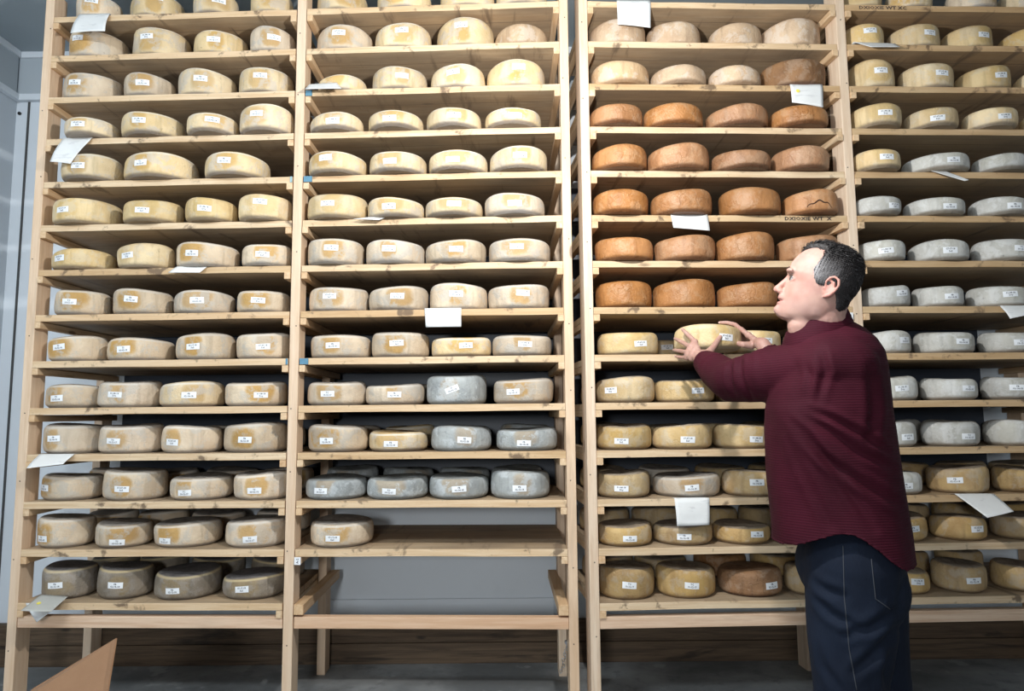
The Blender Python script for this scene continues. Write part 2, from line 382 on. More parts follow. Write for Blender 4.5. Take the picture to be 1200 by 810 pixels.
# shelf boards
for bay, (k, s0, s1) in BAY.items():
    for i, z in enumerate(LV):
        if bay == 'B' and i == 13: continue
        bm = bmesh.new()
        n = 14; L = s1-s0-.002; rows = []
        ph = rnd.uniform(0, 6)
        for q in range(n+1):
            x = L*q/n+.001
            w = .0016*math.sin(ph+q*.9)+.0007*math.sin(q*2.3+ph*2)
            tz = .0009*math.sin(q*.7+ph)
            rows.append([bm.verts.new(c) for c in ((x, 0+w*.6, -TH+tz), (x, 0+w, -TH+.003+tz), (x, w, -.002), (x, .002+w, 0), (x, DEPTH, 0), (x, DEPTH, -TH))])
        for q in range(n):
            A_, B_ = rows[q], rows[q+1]
            for j in range(6):
                bm.faces.new((A_[j], A_[(j+1) % 6], B_[(j+1) % 6], B_[j]))
        bm.faces.new(rows[0]); bm.faces.new(rows[-1][::-1])
        skew(bm); o = fin('shelf_board', bm, M_honey if (bay, i) in HONEY else M_board)
        o.location = rk_world(k, s0, 0, z); o.rotation_euler = (0, 0, RK[k][1])
        nb = 13 if bay == 'B' else 14
        nm = ORD[i] if i < nb-1 else 'lowest'
        extra = ' with one wheel on it' if (bay == 'B' and i == 12) else ''
        tag(o, f'{nm} pine shelf board{extra} in the {BAYNAME[bay]}', 'shelf', 'shelf boards')
        mk = {('A', 4): ('r', M_lblue), ('A', 8): ('r', M_blue), ('B', 2): ('l', M_blue), ('B', 4): ('l', M_blue), ('B', 8): ('l', M_blue)}.get((bay, i))
        if mk:
            bm = bmesh.new(); x = (.002, .014) if mk[0] == 'l' else (L-.009, L)
            if bay == 'B': x = (.002, .038 if i != 2 else .03)
            box(bm, x[0], x[1], -.0030, .001, -TH+.002, -.001)
            fin('paint_mark', bm, mk[1], o)['label'] = 'blue paint mark on the board end'
        if (bay, i) in (('C', 5), ('D', 0)):
            tm = text_mesh([('DXIOXIE WT XC' if bay == 'D' else 'DXIOXIE WT  X', 0, False)], .021)
            bm = bmesh.new(); cx = .17 if bay == 'D' else L-.17
            for vs, fs in tm:
                vv = [bm.verts.new((cx+x*1.35, -.0022, -TH/2-.001+y)) for x, y in vs]
                for f in fs:
                    try: bm.faces.new([vv[q] for q in f])
                    except ValueError: pass
            me = bpy.data.meshes.new('marker_writing'); bm.to_mesh(me); bm.free()
            link('marker_writing', me, M_marker, o)['label'] = 'black marker capitals on the board edge'

# ------------------------------------------------------------------ wheels
# rows in zoom-crop coordinates: (xl, xr, ytop, label x, label y, type)
def cv(rows, sc, ox, oy):
    out = []
    for r in rows:
        xl, xr, yt, lx, ly, t = r
        out.append((ox+xl/sc, ox+xr/sc, None if yt is None else oy+yt/sc, None if lx is None else ox+lx/sc, None if ly is None else oy+ly/sc, t))
    return out
n_ = None
W = {}
a1 = lambda r: cv(r, 3.333, 0, 0); a2 = lambda r: cv(r, 3.333, 0, 220); a3 = lambda r: cv(r, 3.333, 0, 430); a4 = lambda r: cv(r, 3.333, 0, 610)
W['A'] = {
0: a1([(295,450,-60,355,0,'p'),(508,722,-60,610,-25,'c'),(755,938,-60,855,0,'c'),(975,1145,-70,1060,-30,'c')]),
1: a1([(268,512,122,302,147,'p'),(515,750,108,572,140,'c'),(755,970,115,833,150,'c'),(975,1158,103,1070,146,'p')]),
2: a1([(237,478,283,290,318,'p'),(483,692,287,555,322,'p'),(692,928,270,782,306,'c'),(933,1152,260,1016,292,'c')]),
3: a1([(250,470,458,303,482,'c'),(470,728,437,541,468,'c'),(729,937,438,829,465,'c'),(937,1152,407,1000,443,'c')]),
4: a1([(238,488,604,302,645,'c'),(483,783,598,547,636,'c'),(797,1057,597,873,627,'c')]),
5: a2([(202,478,40,244,84,'y'),(481,720,45,553,84,'y'),(720,932,38,797,79,'y'),(930,1142,20,1015,50,'y')]),
6: a2([(200,458,243,229,275,'y'),(460,688,218,494,262,'y'),(687,942,213,747,256,'p'),(943,1140,215,1024,257,'p')]),
7: a2([(213,442,398,270,444,'p'),(436,680,396,509,436,'p'),(677,920,403,768,442,'p'),(922,1140,398,1008,438,'p')]),
8: a2([(187,430,580,227,621,'p'),(416,690,590,480,633,'p'),(689,925,570,752,621,'p'),(923,1138,565,1027,619,'p')]),
9: a3([(143,388,72,219,125,'p'),(383,640,54,447,106,'p'),(623,880,60,737,112,'c'),(880,1125,57,1020,108,'p')]),
10: a3([(150,405,223,209,279,'p'),(385,643,225,441,288,'p'),(627,873,230,670,297,'p'),(873,1125,220,955,286,'p')]),
11: a3([(145,400,412,171,475,'p'),(400,663,392,475,477,'p'),(663,912,415,720,492,'p'),(912,1140,402,992,484,'p')]),
12: a3([(133,371,570,161,673,'p'),(371,605,590,456,691,'p'),(600,870,583,640,680,'p'),(883,1130,575,975,676,'p')]),
13: a4([(157,385,155,215,253,'g'),(375,605,155,450,254,'g'),(605,870,165,672,275,'g'),(870,1120,180,943,271,'g')])}
b1 = lambda r: cv(r, 3.333, 340, 0); b2 = lambda r: cv(r, 3.333, 340, 220); b3 = lambda r: cv(r, 3.333, 340, 430)
W['B'] = {
0: b1([(105,305,-75,n_,n_,'c'),(340,555,-75,n_,n_,'c'),(587,798,-80,n_,n_,'c'),(805,1003,-75,n_,n_,'c')]),
1: b1([(103,325,98,189,128,'p'),(335,552,85,435,115,'c'),(573,797,68,667,98,'c'),(800,1008,95,n_,n_,'t')]),
2: b1([(110,300,293,n_,n_,'c'),(322,537,252,437,292,'c'),(552,762,248,635,280,'c'),(768,995,232,893,262,'c')]),
3: b1([(80,288,445,165,474,'c'),(305,523,427,387,460,'c'),(532,750,416,640,447,'c'),(762,980,414,878,447,'c')]),
4: b1([(70,302,593,136,617,'c'),(308,537,587,389,627,'c'),(542,772,580,635,621,'c'),(780,1005,570,897,607,'c')]),
5: b2([(63,297,18,145,57,'y'),(300,525,37,384,72,'c'),(528,753,33,640,60,'c'),(758,995,17,877,59,'p')]),
6: b2([(68,293,194,160,232,'p'),(293,527,203,384,238,'p'),(532,765,200,648,238,'p'),(775,1018,192,885,227,'p')]),
7: b2([(75,307,382,153,420,'p'),(310,540,382,418,422,'p'),(543,770,373,648,415,'p'),(775,1012,373,910,408,'p')]),
8: b2([(78,318,570,166,614,'p'),(318,547,560,416,605,'p'),(552,787,580,687,613,'c'),(790,1023,570,918,608,'p')]),
9: b3([(57,295,55,145,103,'p'),(295,532,67,407,106,'p'),(534,767,30,632,85,'b'),(795,1027,45,870,95,'p')]),
10: b3([(69,307,227,140,291,'p'),(307,540,249,393,300,'c'),(549,785,232,681,288,'b'),(806,1043,238,913,297,'b')]),
11: b3([(60,300,420,119,484,'b'),(302,540,418,385,485,'b'),(543,777,413,660,476,'b'),(781,1013,395,896,477,'b')]),
12: b3([(78,327,578,166,670,'p')])}
c1 = lambda r: cv(r, 3.374, 660, 0); c2 = lambda r: cv(r, 3.374, 660, 220); c3 = lambda r: cv(r, 3.374, 660, 430); c4 = lambda r: cv(r, 3.43, 660, 610)
W['C'] = {
1: c1([(100,325,72,n_,n_,'t'),(328,545,80,n_,n_,'t'),(565,788,87,n_,n_,'t'),(787,1040,78,n_,n_,'t')]),
2: c1([(108,340,236,n_,n_,'t'),(342,567,252,n_,n_,'t'),(567,783,261,n_,n_,'t'),(787,1060,230,n_,n_,'n')]),
3: c1([(105,313,403,n_,n_,'o'),(315,553,402,n_,n_,'o'),(560,807,412,n_,n_,'o'),(805,1045,418,n_,n_,'o')]),
4: c1([(113,330,570,n_,n_,'o'),(333,577,564,n_,n_,'o'),(580,822,590,n_,n_,'o'),(822,1057,573,n_,n_,'o')]),
5: c2([(117,335,0,n_,n_,'o'),(345,588,2,n_,n_,'o'),(610,860,-3,n_,n_,'o'),(863,1088,8,n_,n_,'o')]),
6: c2([(123,358,190,n_,n_,'o'),(360,600,186,n_,n_,'o'),(602,835,176,n_,n_,'o'),(843,1092,185,n_,n_,'o')]),
7: c2([(127,352,364,n_,n_,'o'),(355,602,364,n_,n_,'o'),(605,845,373,n_,n_,'o'),(850,1085,370,n_,n_,'o')]),
8: c2([(133,376,567,308,614,'y'),(630,862,560,803,602,'y'),(868,1100,566,n_,n_,'y')]),
9: c3([(130,360,41,186,92,'y'),(360,595,48,535,92,'y'),(598,830,45,n_,n_,'y'),(835,1068,45,n_,n_,'y')]),
10: c3([(131,350,228,230,292,'y'),(352,588,228,493,289,'y'),(590,828,228,765,287,'y'),(832,1068,228,n_,n_,'y')]),
11: c3([(131,343,405,230,480,'y'),(355,620,412,510,479,'p'),(622,860,400,767,460,'h'),(862,1085,400,n_,n_,'h')]),
12: c3([(133,350,600,265,679,'h'),(355,590,600,479,672,'h'),(590,822,605,768,661,'h'),(826,1065,600,n_,n_,'h')]),
13: c4([(135,365,155,267,265,'h'),(368,612,155,518,264,'h'),(620,880,160,840,265,'n'),(882,1115,155,n_,n_,'h')])}
d1 = lambda r: cv(r, 3.375, 960, 0); d2 = lambda r: cv(r, 3.375, 960, 220); d3 = lambda r: cv(r, 3.375, 960, 430); d4 = lambda r: cv(r, 4.05, 960, 610)
W['D'] = {
0: d1([(100,250,-75,n_,n_,'y'),(262,450,-75,n_,n_,'c'),(490,700,-65,n_,n_,'p'),(720,905,-60,n_,n_,'c')]),
1: d1([(95,260,93,203,118,'y'),(262,477,95,441,125,'y'),(480,690,102,655,134,'y'),(695,925,120,n_,n_,'y')]),
2: d1([(102,300,240,246,278,'y'),(305,533,252,487,286,'y'),(535,760,262,722,295,'y'),(763,985,275,n_,n_,'y')]),
3: d1([(115,330,407,262,443,'y'),(333,555,423,470,463,'y'),(557,785,424,737,456,'y'),(788,1010,435,n_,n_,'y')]),
4: d1([(130,322,590,269,618,'y'),(325,597,605,535,628,'w'),(600,835,607,n_,n_,'w'),(838,1070,610,n_,n_,'w')]),
5: d2([(140,327,30,300,68,'w'),(328,583,37,520,70,'w'),(585,835,40,775,70,'w'),(840,1070,40,n_,n_,'w')]),
6: d2([(150,347,204,265,247,'w'),(350,595,210,521,248,'w'),(597,850,204,800,238,'w'),(855,1090,205,n_,n_,'w')]),
7: d2([(160,358,386,331,415,'w'),(362,572,387,525,428,'w'),(575,830,390,757,419,'w'),(835,1070,390,n_,n_,'w')]),
8: d2([(160,365,570,342,606,'w'),(370,620,570,569,606,'w'),(625,860,572,800,610,'w'),(865,1100,572,n_,n_,'w')]),
9: d3([(165,390,38,330,82,'w'),(395,632,45,592,83,'w'),(637,875,40,785,80,'w'),(880,1110,40,n_,n_,'w')]),
10: d3([(160,385,222,352,280,'w'),(400,640,213,592,274,'w'),(645,890,212,n_,n_,'w'),(895,1120,212,n_,n_,'w')]),
11: d3([(178,405,405,345,473,'w'),(420,672,385,537,447,'h'),(675,920,390,n_,n_,'h'),(925,1150,390,n_,n_,'h')]),
12: d3([(195,430,570,374,640,'h'),(435,665,575,629,644,'h'),(668,905,570,n_,n_,'h'),(910,1140,570,n_,n_,'h')]),
13: d4([(250,525,205,470,292,'h'),(528,805,175,735,285,'h'),(808,1085,180,n_,n_,'h')])}
for q_ in (9, 10, 11): W['C'][q_] = [w_[:5]+('k' if w_[5] == 'y' else w_[5],) for w_ in W['C'][q_]]
SET = {0: 0, 1: .003, 2: -.002, 3: -.058, 4: -.062, 5: -.054, 6: -.036, 7: -.004, 8: 0, 9: .002, 10: .004, 11: .006, 12: .012, 13: .025}
SETC = {1: .010, 2: -.030, 3: -.060, 4: -.064, 5: -.062, 6: -.045}

def side_r(r, h, z, th, sd):
    """radius of the rind at height z and angle th: soft bulge, rounded rims, uneven by hand"""
    b = min(.024, h*.24); t = z/h
    if z < b: q = r-.011*(1-min(1, z/.012))-.0035*(1-z/b)
    elif z > h-b: q = r-b*(1-math.sqrt(max(0, 1-((z-h+b)/b)**2)))
    else: q = r
    q -= .0035*(2*t-1)**2*1.2
    q *= 1+.010*math.sin(2*th+sd)+.006*math.sin(3*th+sd*2.1)+.004*math.sin(5*th+sd*3.3+t*3)
    return q
def wheel_mesh(name, r, h, sd, n=52):
    bm = bmesh.new(); rings = []
    b = min(.024, h*.24)
    zs = [0.0, b*.08, b*.25, b*.55, b] + [b+(h-2*b)*k/5 for k in range(1, 5)] + [h-b, h-b*.55, h-b*.25, h-b*.08, h]
    for j, z in enumerate(zs):
        rg = []
        for k in range(n):
            th = 2*math.pi*k/n
            q = side_r(r, h, z, th, sd)*.995
            w = noise.noise(Vector((math.cos(th)*1.6, math.sin(th)*1.6, z*14+sd)))*.0035
            zz = z+(z/h)*(.0045*math.sin(th+sd)+.0022*math.sin(2*th+sd*1.7))
            rg.append(bm.verts.new(((q+w)*math.cos(th), (q+w)*math.sin(th), zz)))
        rings.append(rg)
    for f_ in (.72, .4):   # slightly sunken top
        rg = []
        for k in range(n):
            th = 2*math.pi*k/n; p = rings[13][k].co
            rg.append(bm.verts.new((p.x*f_, p.y*f_, p.z-.003*(1-f_)+.0025*noise.noise(Vector((p.x*f_*30, p.y*f_*30, sd))))))
        rings.append(rg)
    for j in range(len(rings)-1):
        for k in range(n):
            bm.faces.new((rings[j][k], rings[j][(k+1) % n], rings[j+1][(k+1) % n], rings[j+1][k])).smooth = True
    bm.faces.new(rings[-1]).smooth = True; bm.faces.new(rings[0][::-1])
    me = bpy.data.meshes.new(name); bm.to_mesh(me); bm.free(); return me
TXT = {k: [text_mesh([(a_, 0, False), (b_, 0, False)], .0098, 1.0) for a_, b_ in v] for k, v in {
  'date2': (('PB', '02-12-18'), ('FB', '02-14-18'), ('TC', '10-12-17'), ('TS', '03-02-18')),
  'date1': (('07-17-18', '5x3'), ('01-08-18', 'Dry'), ('07-07-18', '5x3'))}.items()}
def label_mesh(r, h, sd, zc, roll, tm, w=.058, hh=.025):
    """a paper label lying on the side, printed, bent to the wheel; faces local -Y"""
    bm = bmesh.new()
    cr, sr = math.cos(roll), math.sin(roll)
    def pt(u, v, off):
        uu, vv = u*cr-v*sr, u*sr+v*cr
        th = -math.pi/2+uu/r; z = zc+vv
        q = side_r(r, h, min(max(z, 0), h), th, sd)*.995+noise.noise(Vector((math.cos(th)*1.6, math.sin(th)*1.6, z*14+sd)))*.0035+off
        z += (z/h)*(.0045*math.sin(th+sd)+.0022*math.sin(2*th+sd*1.7))
        return (q*math.cos(th), q*math.sin(th), z)
    nx = 8; g = [[bm.verts.new(pt(-w/2+w*i/nx, -hh/2+hh*j/3, .0012)) for i in range(nx+1)] for j in range(4)]
    for j in range(3):
        for i in range(nx): bm.faces.new((g[j][i], g[j][i+1], g[j+1][i+1], g[j+1][i])).smooth = True
    for vs, fs in tm:
        vv = [bm.verts.new(pt(x, y, .0018)) for x, y in vs]
        for f in fs:
            try: bm.faces.new([vv[i] for i in f]).material_index = 1
            except ValueError: pass
    me = bpy.data.meshes.new('paper_label'); bm.to_mesh(me); bm.free(); return me

M_crack = plain('crack', (.05, .02, .01), .9)
def solve(fn, target, lo, hi):
    flo = fn(lo)-target; 
    for _ in range(40):
        mid = (lo+hi)/2; f = fn(mid)-target
        if (f > 0) == (flo > 0): lo = mid
        else: hi = mid
    return (lo+hi)/2
def sil(c, r, z):
    """px of left and right silhouettes of a vertical cylinder"""
    d = Vector((c.x, c.y)); L = d.length; az = math.atan2(c.x, c.y); h = math.asin(r/L)
    out = []
    for s in (-1, 1):
        a = az+s*h; t = math.sqrt(L*L-r*r); out.append(proj((t*math.sin(a), t*math.cos(a), z))[0])
    return out
NAMES = {}
def build_wheel(k, loc_c, z, r, h, typ, lx, ly, label, rot=None, roll=0, tm=None):
    sd = rnd.uniform(0, 6.28)
    base = Vector((loc_c.x, loc_c.y, z))
    _, e, n, a = rk_dirs(k)
    al, zl = None, None
    if lx is not None:
        zl = h*.5
        for _ in range(3):
            f = lambda q: proj((base.x+r*math.sin(q), base.y-r*math.cos(q), z+zl))[0]
            al = solve(f, lx, -1.3, 1.3)
            g = lambda q: proj((base.x+r*math.sin(al), base.y-r*math.cos(al), z+q))[1]
            zl = solve(g, ly, 0, h)
        zl = min(max(zl, .026), h-.026)
    else: al = rnd.uniform(-1, 1)
    root = empty('cheese_wheel', base, al)
    tag(root, label, 'cheese', 'cheese wheels on the racks')
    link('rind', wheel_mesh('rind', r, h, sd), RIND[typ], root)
    if lx is not None:
        if tm is None:
            fam = 'date1' if typ in 'yk' or rnd.random() < .25 else 'date2'
            tm = rnd.choice(TXT[fam])
        link('paper_label', label_mesh(r, h, sd, zl, roll+rnd.uniform(-.06, .06), tm), [M_label, M_ink], root)
    return root
count = 0
REAR = []
for bay in 'ABCD':
    k, s0, s1 = BAY[bay]
    nb = 13 if bay == 'B' else 14
    for i, row in W[bay].items():
        z = LV[i]+.0012
        sb = (SETC.get(i, SET[i]) if bay in 'C' else SET[i])
        cs = []
        for (xl, xr, yt, lx, ly, t) in row:
            # centre and radius from both silhouettes with the front at the row's setback
            r = .128; c = None
            for _ in range(12):
                d = sb+r+rnd.uniform(-.0, .0)
                if bay in 'A': anchor, side, tx = xl, 0, xl
                elif bay in 'D' or (bay == 'C' and xr > 760): anchor, side, tx = xr, 1, xr
                else: anchor, side, tx = xl, 0, xl
                if bay == 'B' : anchor, side, tx = xl, 0, xl
                if bay == 'C': side, tx = 1, xr
                fn = lambda s: sil(rk_world(k, s, d, z), r, z+.05)[side]
                s = solve(fn, tx, s0-.1, s1+.3)
                c = rk_world(k, s, d, z); q = sil(c, r, z+.05)
                r *= ((xr-xl)/(q[1]-q[0]))**.8
                r = min(max(r, .095), .150)
            cs.append([s, r, c, yt, lx, ly, t])
        # keep neighbours from touching, keep the measured side where it is
        for _ in range(10):
            for a_ in cs: a_[0] = min(max(a_[0], s0+a_[1]*1.045+.002), s1-a_[1]*1.045-.002)
            for a_, b_ in zip(cs, cs[1:]):
                ov = (a_[1]+b_[1])*1.02-abs(b_[0]-a_[0])
                if ov > 0:
                    a_[1] -= ov/2; b_[1] -= ov/2
                    if bay in 'AB': a_[0] -= ov/4; b_[0] -= ov/4
                    else: a_[0] += ov/4; b_[0] += ov/4
        for j, (s, r, c, yt, lx, ly, t) in enumerate(cs):
            dd = sb+r+rnd.uniform(-.004, .006); c = rk_world(k, s, dd, z)
            def topy(h):
                v = c-CAM; v.z = 0; v.normalize()
                f = c-v*(r-.016); g = c+v*(r-.016)
                return min(proj((f.x, f.y, z+h))[1], proj((g.x, g.y, z+h))[1])
            h = .10 if yt is None else solve(topy, yt, .05, .19)
            h = min(max(h, .070), .150 if i else .17)
            if i: h = min(h, LV[i-1]-LV[i]-TH-.012)
            if i == 0: h = min(h, .115)
            nm = ORD[i] if i < nb-1 else 'bottom'
            pos = (['first', 'second', 'third', 'fourth'][j])
            if bay == 'C' and i == 8 and j: pos = ['', 'third', 'fourth'][j]
            if bay == 'B' and i == 12: lab = 'lone beige cheese wheel on the otherwise empty lowest shelf'
            else: lab = f'{KIND[t]} cheese wheel, {pos} from left on the {nm} shelf, {BAYNAME[bay]}'
            roll = .35 if (bay == 'B' and i == 9 and j == 2) else 0
            w = build_wheel(k, c, z, r, h, t, lx, ly, lab, roll=roll)
            count += 1
            cs[j].append(h)
        if i >= 9 or (bay == 'C' and i == 8):
            for j, q in enumerate(cs):
                if (bay == 'B' and i == 12) or (bay == 'C' and i == 8): continue
                if bay == 'A' and i == 9 : continue
                REAR.append((bay, i, j, q[0]+rnd.uniform(-.008, .008), min(q[1], .124), q[6], sb))
        elif bay == 'D' and i in (7, 8):
            for j, q in enumerate(cs): REAR.append((bay, i, j, q[0]+rnd.uniform(-.008, .008), min(q[1], .124), q[6], sb))
for bay, i, j, s, r, t, sb in REAR:
    k, s0, s1 = BAY[bay]
    nb = 13 if bay == 'B' else 14
    s = min(max(s, s0+r*1.02+.003), s1-r*1.02-.003)
    if bay == 'C' and i == 8 and j > 0: continue
    r = min(r, .122)
    c = rk_world(k, s, .468 if i < 13 else .475, 0)
    nm = ORD[i] if i < nb-1 else 'bottom'
    build_wheel(k, c, LV[i]+.0012, r, .098+rnd.uniform(-.006, .006), t, None, None,
        f'{KIND[t]} cheese wheel behind the {["first","second","third","fourth"][j]}, {nm} shelf, {BAYNAME[bay]}')
    count += 1
# rear wheel with a label seen beside the held wheel
c = rk_world(1, P(786, 400, 3.2).x-.2303, .46, 0)
build_wheel(1, c, LV[8]+.0012, .122, .10, 'y', 782, 406.5, f'yellow cheese wheel seen left of the hands, behind front row, {BAYNAME["C"]}')
# remove the two unlabelled rears that would touch it
# ---- the wheel in the man's hands
HW_R = .131
HWc = P(829, 402, 2.735)
fn = lambda y: (lambda q: q[1]-q[0])(sil(Vector((HWc.x, y, 0)), HW_R, 1.5))
hw = build_wheel(1, HWc, LV[8]+.004, HW_R, .093, 'y', 851.5, 395.5, 'yellow cheese wheel held out in the man\'s hands over the shelf edge')
# dark split in one orange wheel (5th row of the third bay, far right): a crack part
for o in list(C.objects):
    if o.name.startswith('cheese_wheel') and o.get('label', '').startswith('orange-brown cheese wheel, fourth from left on the sixth shelf'):
        r_ = max(v.co.x for v in o.children[0].data.vertices)
        bm = bmesh.new()
        az0 = -math.pi/2-o.rotation_euler.z
        pts = []
        for q in range(15):
            t = q/14; th = az0-.35+t*.95-.15; zz = .022+.022*math.sin(math.pi*t)+.004*math.sin(t*17)
            pts.append(((r_-.001)*math.cos(th), (r_-.001)*math.sin(th), zz))
        tube(bm, pts, [.001+.0022*math.sin(math.pi*q/14) for q in range(15)], 6)
        ck = fin('crack', bm, M_crack, o); ck['label'] = 'dark curved split in the rind'

# ------------------------------------------------------------------ papers
def paper_mat():
    m, nt, b = new_mat('paper'); g = N(nt); ob, v, r = g.seeded()
    n = g.noise(v, 12, 4); n2 = g.noise(g.mp(v, (18, 18, 90)), 1.0, 3)
    c = g.mix(g.m('MULTIPLY', g.ramp(n, .4, .8), .25), (.80, .81, .80), (.58, .58, .56))
    c = g.mix(g.m('MULTIPLY', g.ramp(n2, .60, .66), .22), c, (.28, .28, .32))
    g.l(c, b.inputs['Base Color']); b.inputs['Roughness'].default_value = .55; g.bump(b, n, .3, .004); return m
M_paper = paper_mat(); M_paperdk = plain('grubby_paper', (.52, .52, .48), .6, nz=.5)
def paper(k, q, out, label, lvl, tuck=.03, curl=.006, mat=None, outs=None, name='paper_sheet', group='record sheets on the shelf edges', dot=None, lift=0):
    """q: tl, tr, br, bl in photo pixels; out = how far the lower edge stands off the rack face"""
    o_, e, n, a = rk_dirs(k)
    tl, tr = rk_hit(k, *q[0], -.004), rk_hit(k, *q[1], -.004)
    outs = outs or (out, out)
    br, bl = rk_hit(k, *q[2], -outs[1]), rk_hit(k, *q[3], -outs[0])
    zt = LV[lvl]+.0006+lift
    bm = bmesh.new(); nu, nv = 10, 8; g = []
    base = Vector(((tl.x+tr.x)/2, (tl.y+tr.y)/2, min(bl.z, br.z)))
    rowsv = []
    if tuck:
        up = max(tl.z, tr.z, zt)
        row = []
        for i in range(nu+1):
            p = tl.lerp(tr, i/nu)+n*(tuck+.004); p.z = zt+.0004; row.append(p)
        rowsv.append(row)
    for j in range(nv+1):
        v = j/nv; row = []
        for i in range(nu+1):
            u = i/nu; p = tl.lerp(tr, u).lerp(bl.lerp(br, u), v)
            p = p-n*(curl*math.sin(math.pi*v)*(1+.5*math.sin(u*5+base.x*9)))
            if v > .8: p = p+n*(-curl*1.2*(v-.8)/.2*math.sin(u*3.1))
            if j == 0: p.z = max(zt+.0005, p.z) if abs(p.z-zt) < .02 else p.z
            row.append(p)
        rowsv.append(row)
    g = [[bm.verts.new(p-base) for p in row] for row in rowsv]
    for j in range(len(g)-1):
        for i in range(nu): bm.faces.new((g[j][i], g[j][i+1], g[j+1][i+1], g[j+1][i])).smooth = True
    me = bpy.data.meshes.new(name); bm.to_mesh(me); bm.free()
    o = link(name, me, mat or M_paper); o.location = base
    sm = o.modifiers.new('thickness', 'SOLIDIFY'); sm.thickness = .0006; sm.offset = 0
    tag(o, label, 'paper', group)
    if dot:
        i, j = dot; c = rowsv[j][i]-base-n*.003; bm = bmesh.new()
        nn = (rowsv[j+1][i]-rowsv[j][i]).cross(rowsv[j][i+1]-rowsv[j][i]).normalized()
        if nn.y > 0: nn = -nn
        tube(bm, [c, c+nn*.0012], .008, 14); s_ = fin('round_sticker', bm, M_yellow, o); s_['label'] = 'round yellow sticker'
    return o
A_ = lambda *p: [(x/3.333, y/3.333) for x, y in p]
paper(0, A_((312,55),(430,52),(410,122),(275,130)), .05, 'crumpled white sheet hanging from the top shelf, leftmost bay', 0)
paper(0, A_((245,546),(360,541),(275,640),(195,632)), .07, 'white sheet drooping from the fourth shelf at the far left post', 3)
paper(0, [(207,312.5),(243,312.5),(234,319.5),(197,319.5)], .025, 'white sheet lying flat over the seventh shelf edge, leftmost bay', 6, curl=.001)
paper(0, [(46,533),(87,533),(74,544),(31,549)], .09, 'white sheet jutting out over the eleventh shelf, leftmost bay', 10, curl=.004, outs=(.10, .06))
paper(0, [(45,703),(62,703),(57,717),(43,729.5)] and [(30,708),(66,706),(58,718),(43,729.5)], .09, 'lower white printed sheet under another on the bottom shelf at far left', 13, curl=.002, tuck=0, outs=(.05, .08), lift=0)
paper(0, [(48,697),(80,699),(60,717),(24,716)], .10, 'grubby printed sheet with yellow dot on the bottom shelf at far left', 13, curl=.002, mat=M_paperdk, tuck=0, dot=(3, 4), outs=(.11, .09), lift=.012)
B_ = lambda *p: [(340+x/3.333, y/3.333) for x, y in p]
paper(0, B_((75,329),(182,322),(200,345),(58,348)), .06, 'white card jutting out of the third shelf, second bay from left', 2, curl=.0, tuck=.0, lift=.004)
paper(0, [(432,254.5),(453,254.5),(444,257.8),(414,256.5)], .03, 'thin sheet lying over the sixth shelf edge, second bay from left', 5, curl=0, tuck=.02)
paper(0, [(497.5,361.5),(540.5,361),(540.5,383),(499,383.5)], .006, 'small white notice hanging from the eighth shelf, second bay from left', 7, curl=.001)
C_ = lambda oy, *p: [(660+x/3.374, oy+y/3.374) for x, y in p]
paper(1, C_(0,(212,2),(345,2),(345,110),(216,96)), .02, 'white sheet hanging from the top shelf in the third bay', 0, curl=.002)
paper(1, C_(0,(897,334),(1025,334),(1028,425),(905,405)), .03, 'white sheet with yellow dot hanging from the third shelf, third bay', 2, curl=.003, dot=(2, 4))
paper(1, C_(220,(425,108),(570,106),(580,170),(436,158)), .03, 'white sheet hanging from the sixth shelf among the orange wheels', 5, curl=.001)
paper(1, C_(430,(440,527),(578,527),(578,625),(450,630)), .012, 'creased white sheet hanging from the twelfth shelf in the third bay', 11, curl=.004)
D_ = lambda oy, *p: [(960+x/3.375, oy+y/3.375) for x, y in p]
paper(1, D_(0,(135,166),(300,172),(320,186),(205,186)), .05, 'thin pale sheet lying on the second shelf, rightmost bay', 1, curl=0, tuck=.02)
paper(1, D_(0,(430,672),(500,676),(592,712),(575,716)), .07, 'pale sheet tilting off the fifth shelf, rightmost bay', 4, curl=0, tuck=.02)
paper(1, D_(220,(715,470),(850,466),(850,497),(755,518)), .06, 'white sheet curling off the eighth shelf at the right edge', 7, curl=.004)
paper(1, D_(430,(535,502),(690,502),(770,572),(665,597)), .12, 'long white form jutting from the twelfth shelf behind the man', 11, curl=.002)

# ------------------------------------------------------------------ carton
def cardboard():
    m, nt, b = new_mat('cardboard'); g = N(nt); ob, v, r = g.seeded()
    n = g.noise(g.mp(v, (60, 60, 4)), 1.0, 3); n2 = g.noise(v, 6, 4)
    c = g.mix(n2, (.30, .165, .085), (.23, .12, .06)); c = g.mix(g.m('MULTIPLY', n, .25), c, (.16, .085, .04))
    g.l(c, b.inputs['Base Color']); b.inputs['Roughness'].default_value = .8; g.bump(b, n, .2, .003); return m
M_card = cardboard()
root = empty('cardboard_box', (-1.52, 1.92, 0), 0)
tag(root, 'open brown cardboard box with a raised pointed flap at the lower left', 'box')
ca, cb, cc, cdp = [P(40, 806, 1.95), P(136, 748, 1.90), P(124, 822, 1.80), P(16, 826, 1.86)]
org = root.location
def slab(pts, t, name):
    bm = bmesh.new(); pts = [Vector(p)-org for p in pts]
    nn = (pts[1]-pts[0]).cross(pts[2]-pts[0]).normalized()*t
    lo = [bm.verts.new(p) for p in pts]; hi = [bm.verts.new(p+nn) for p in pts]
    bm.faces.new(lo); bm.faces.new(hi[::-1]); m = len(pts)
    for i in range(m): bm.faces.new((lo[i], lo[(i+1) % m], hi[(i+1) % m], hi[i]))
    return fin(name, bm, M_card, root)
slab([ca, cb, cc, cdp], .004, 'flap')
zt = min(cc.z, cdp.z)
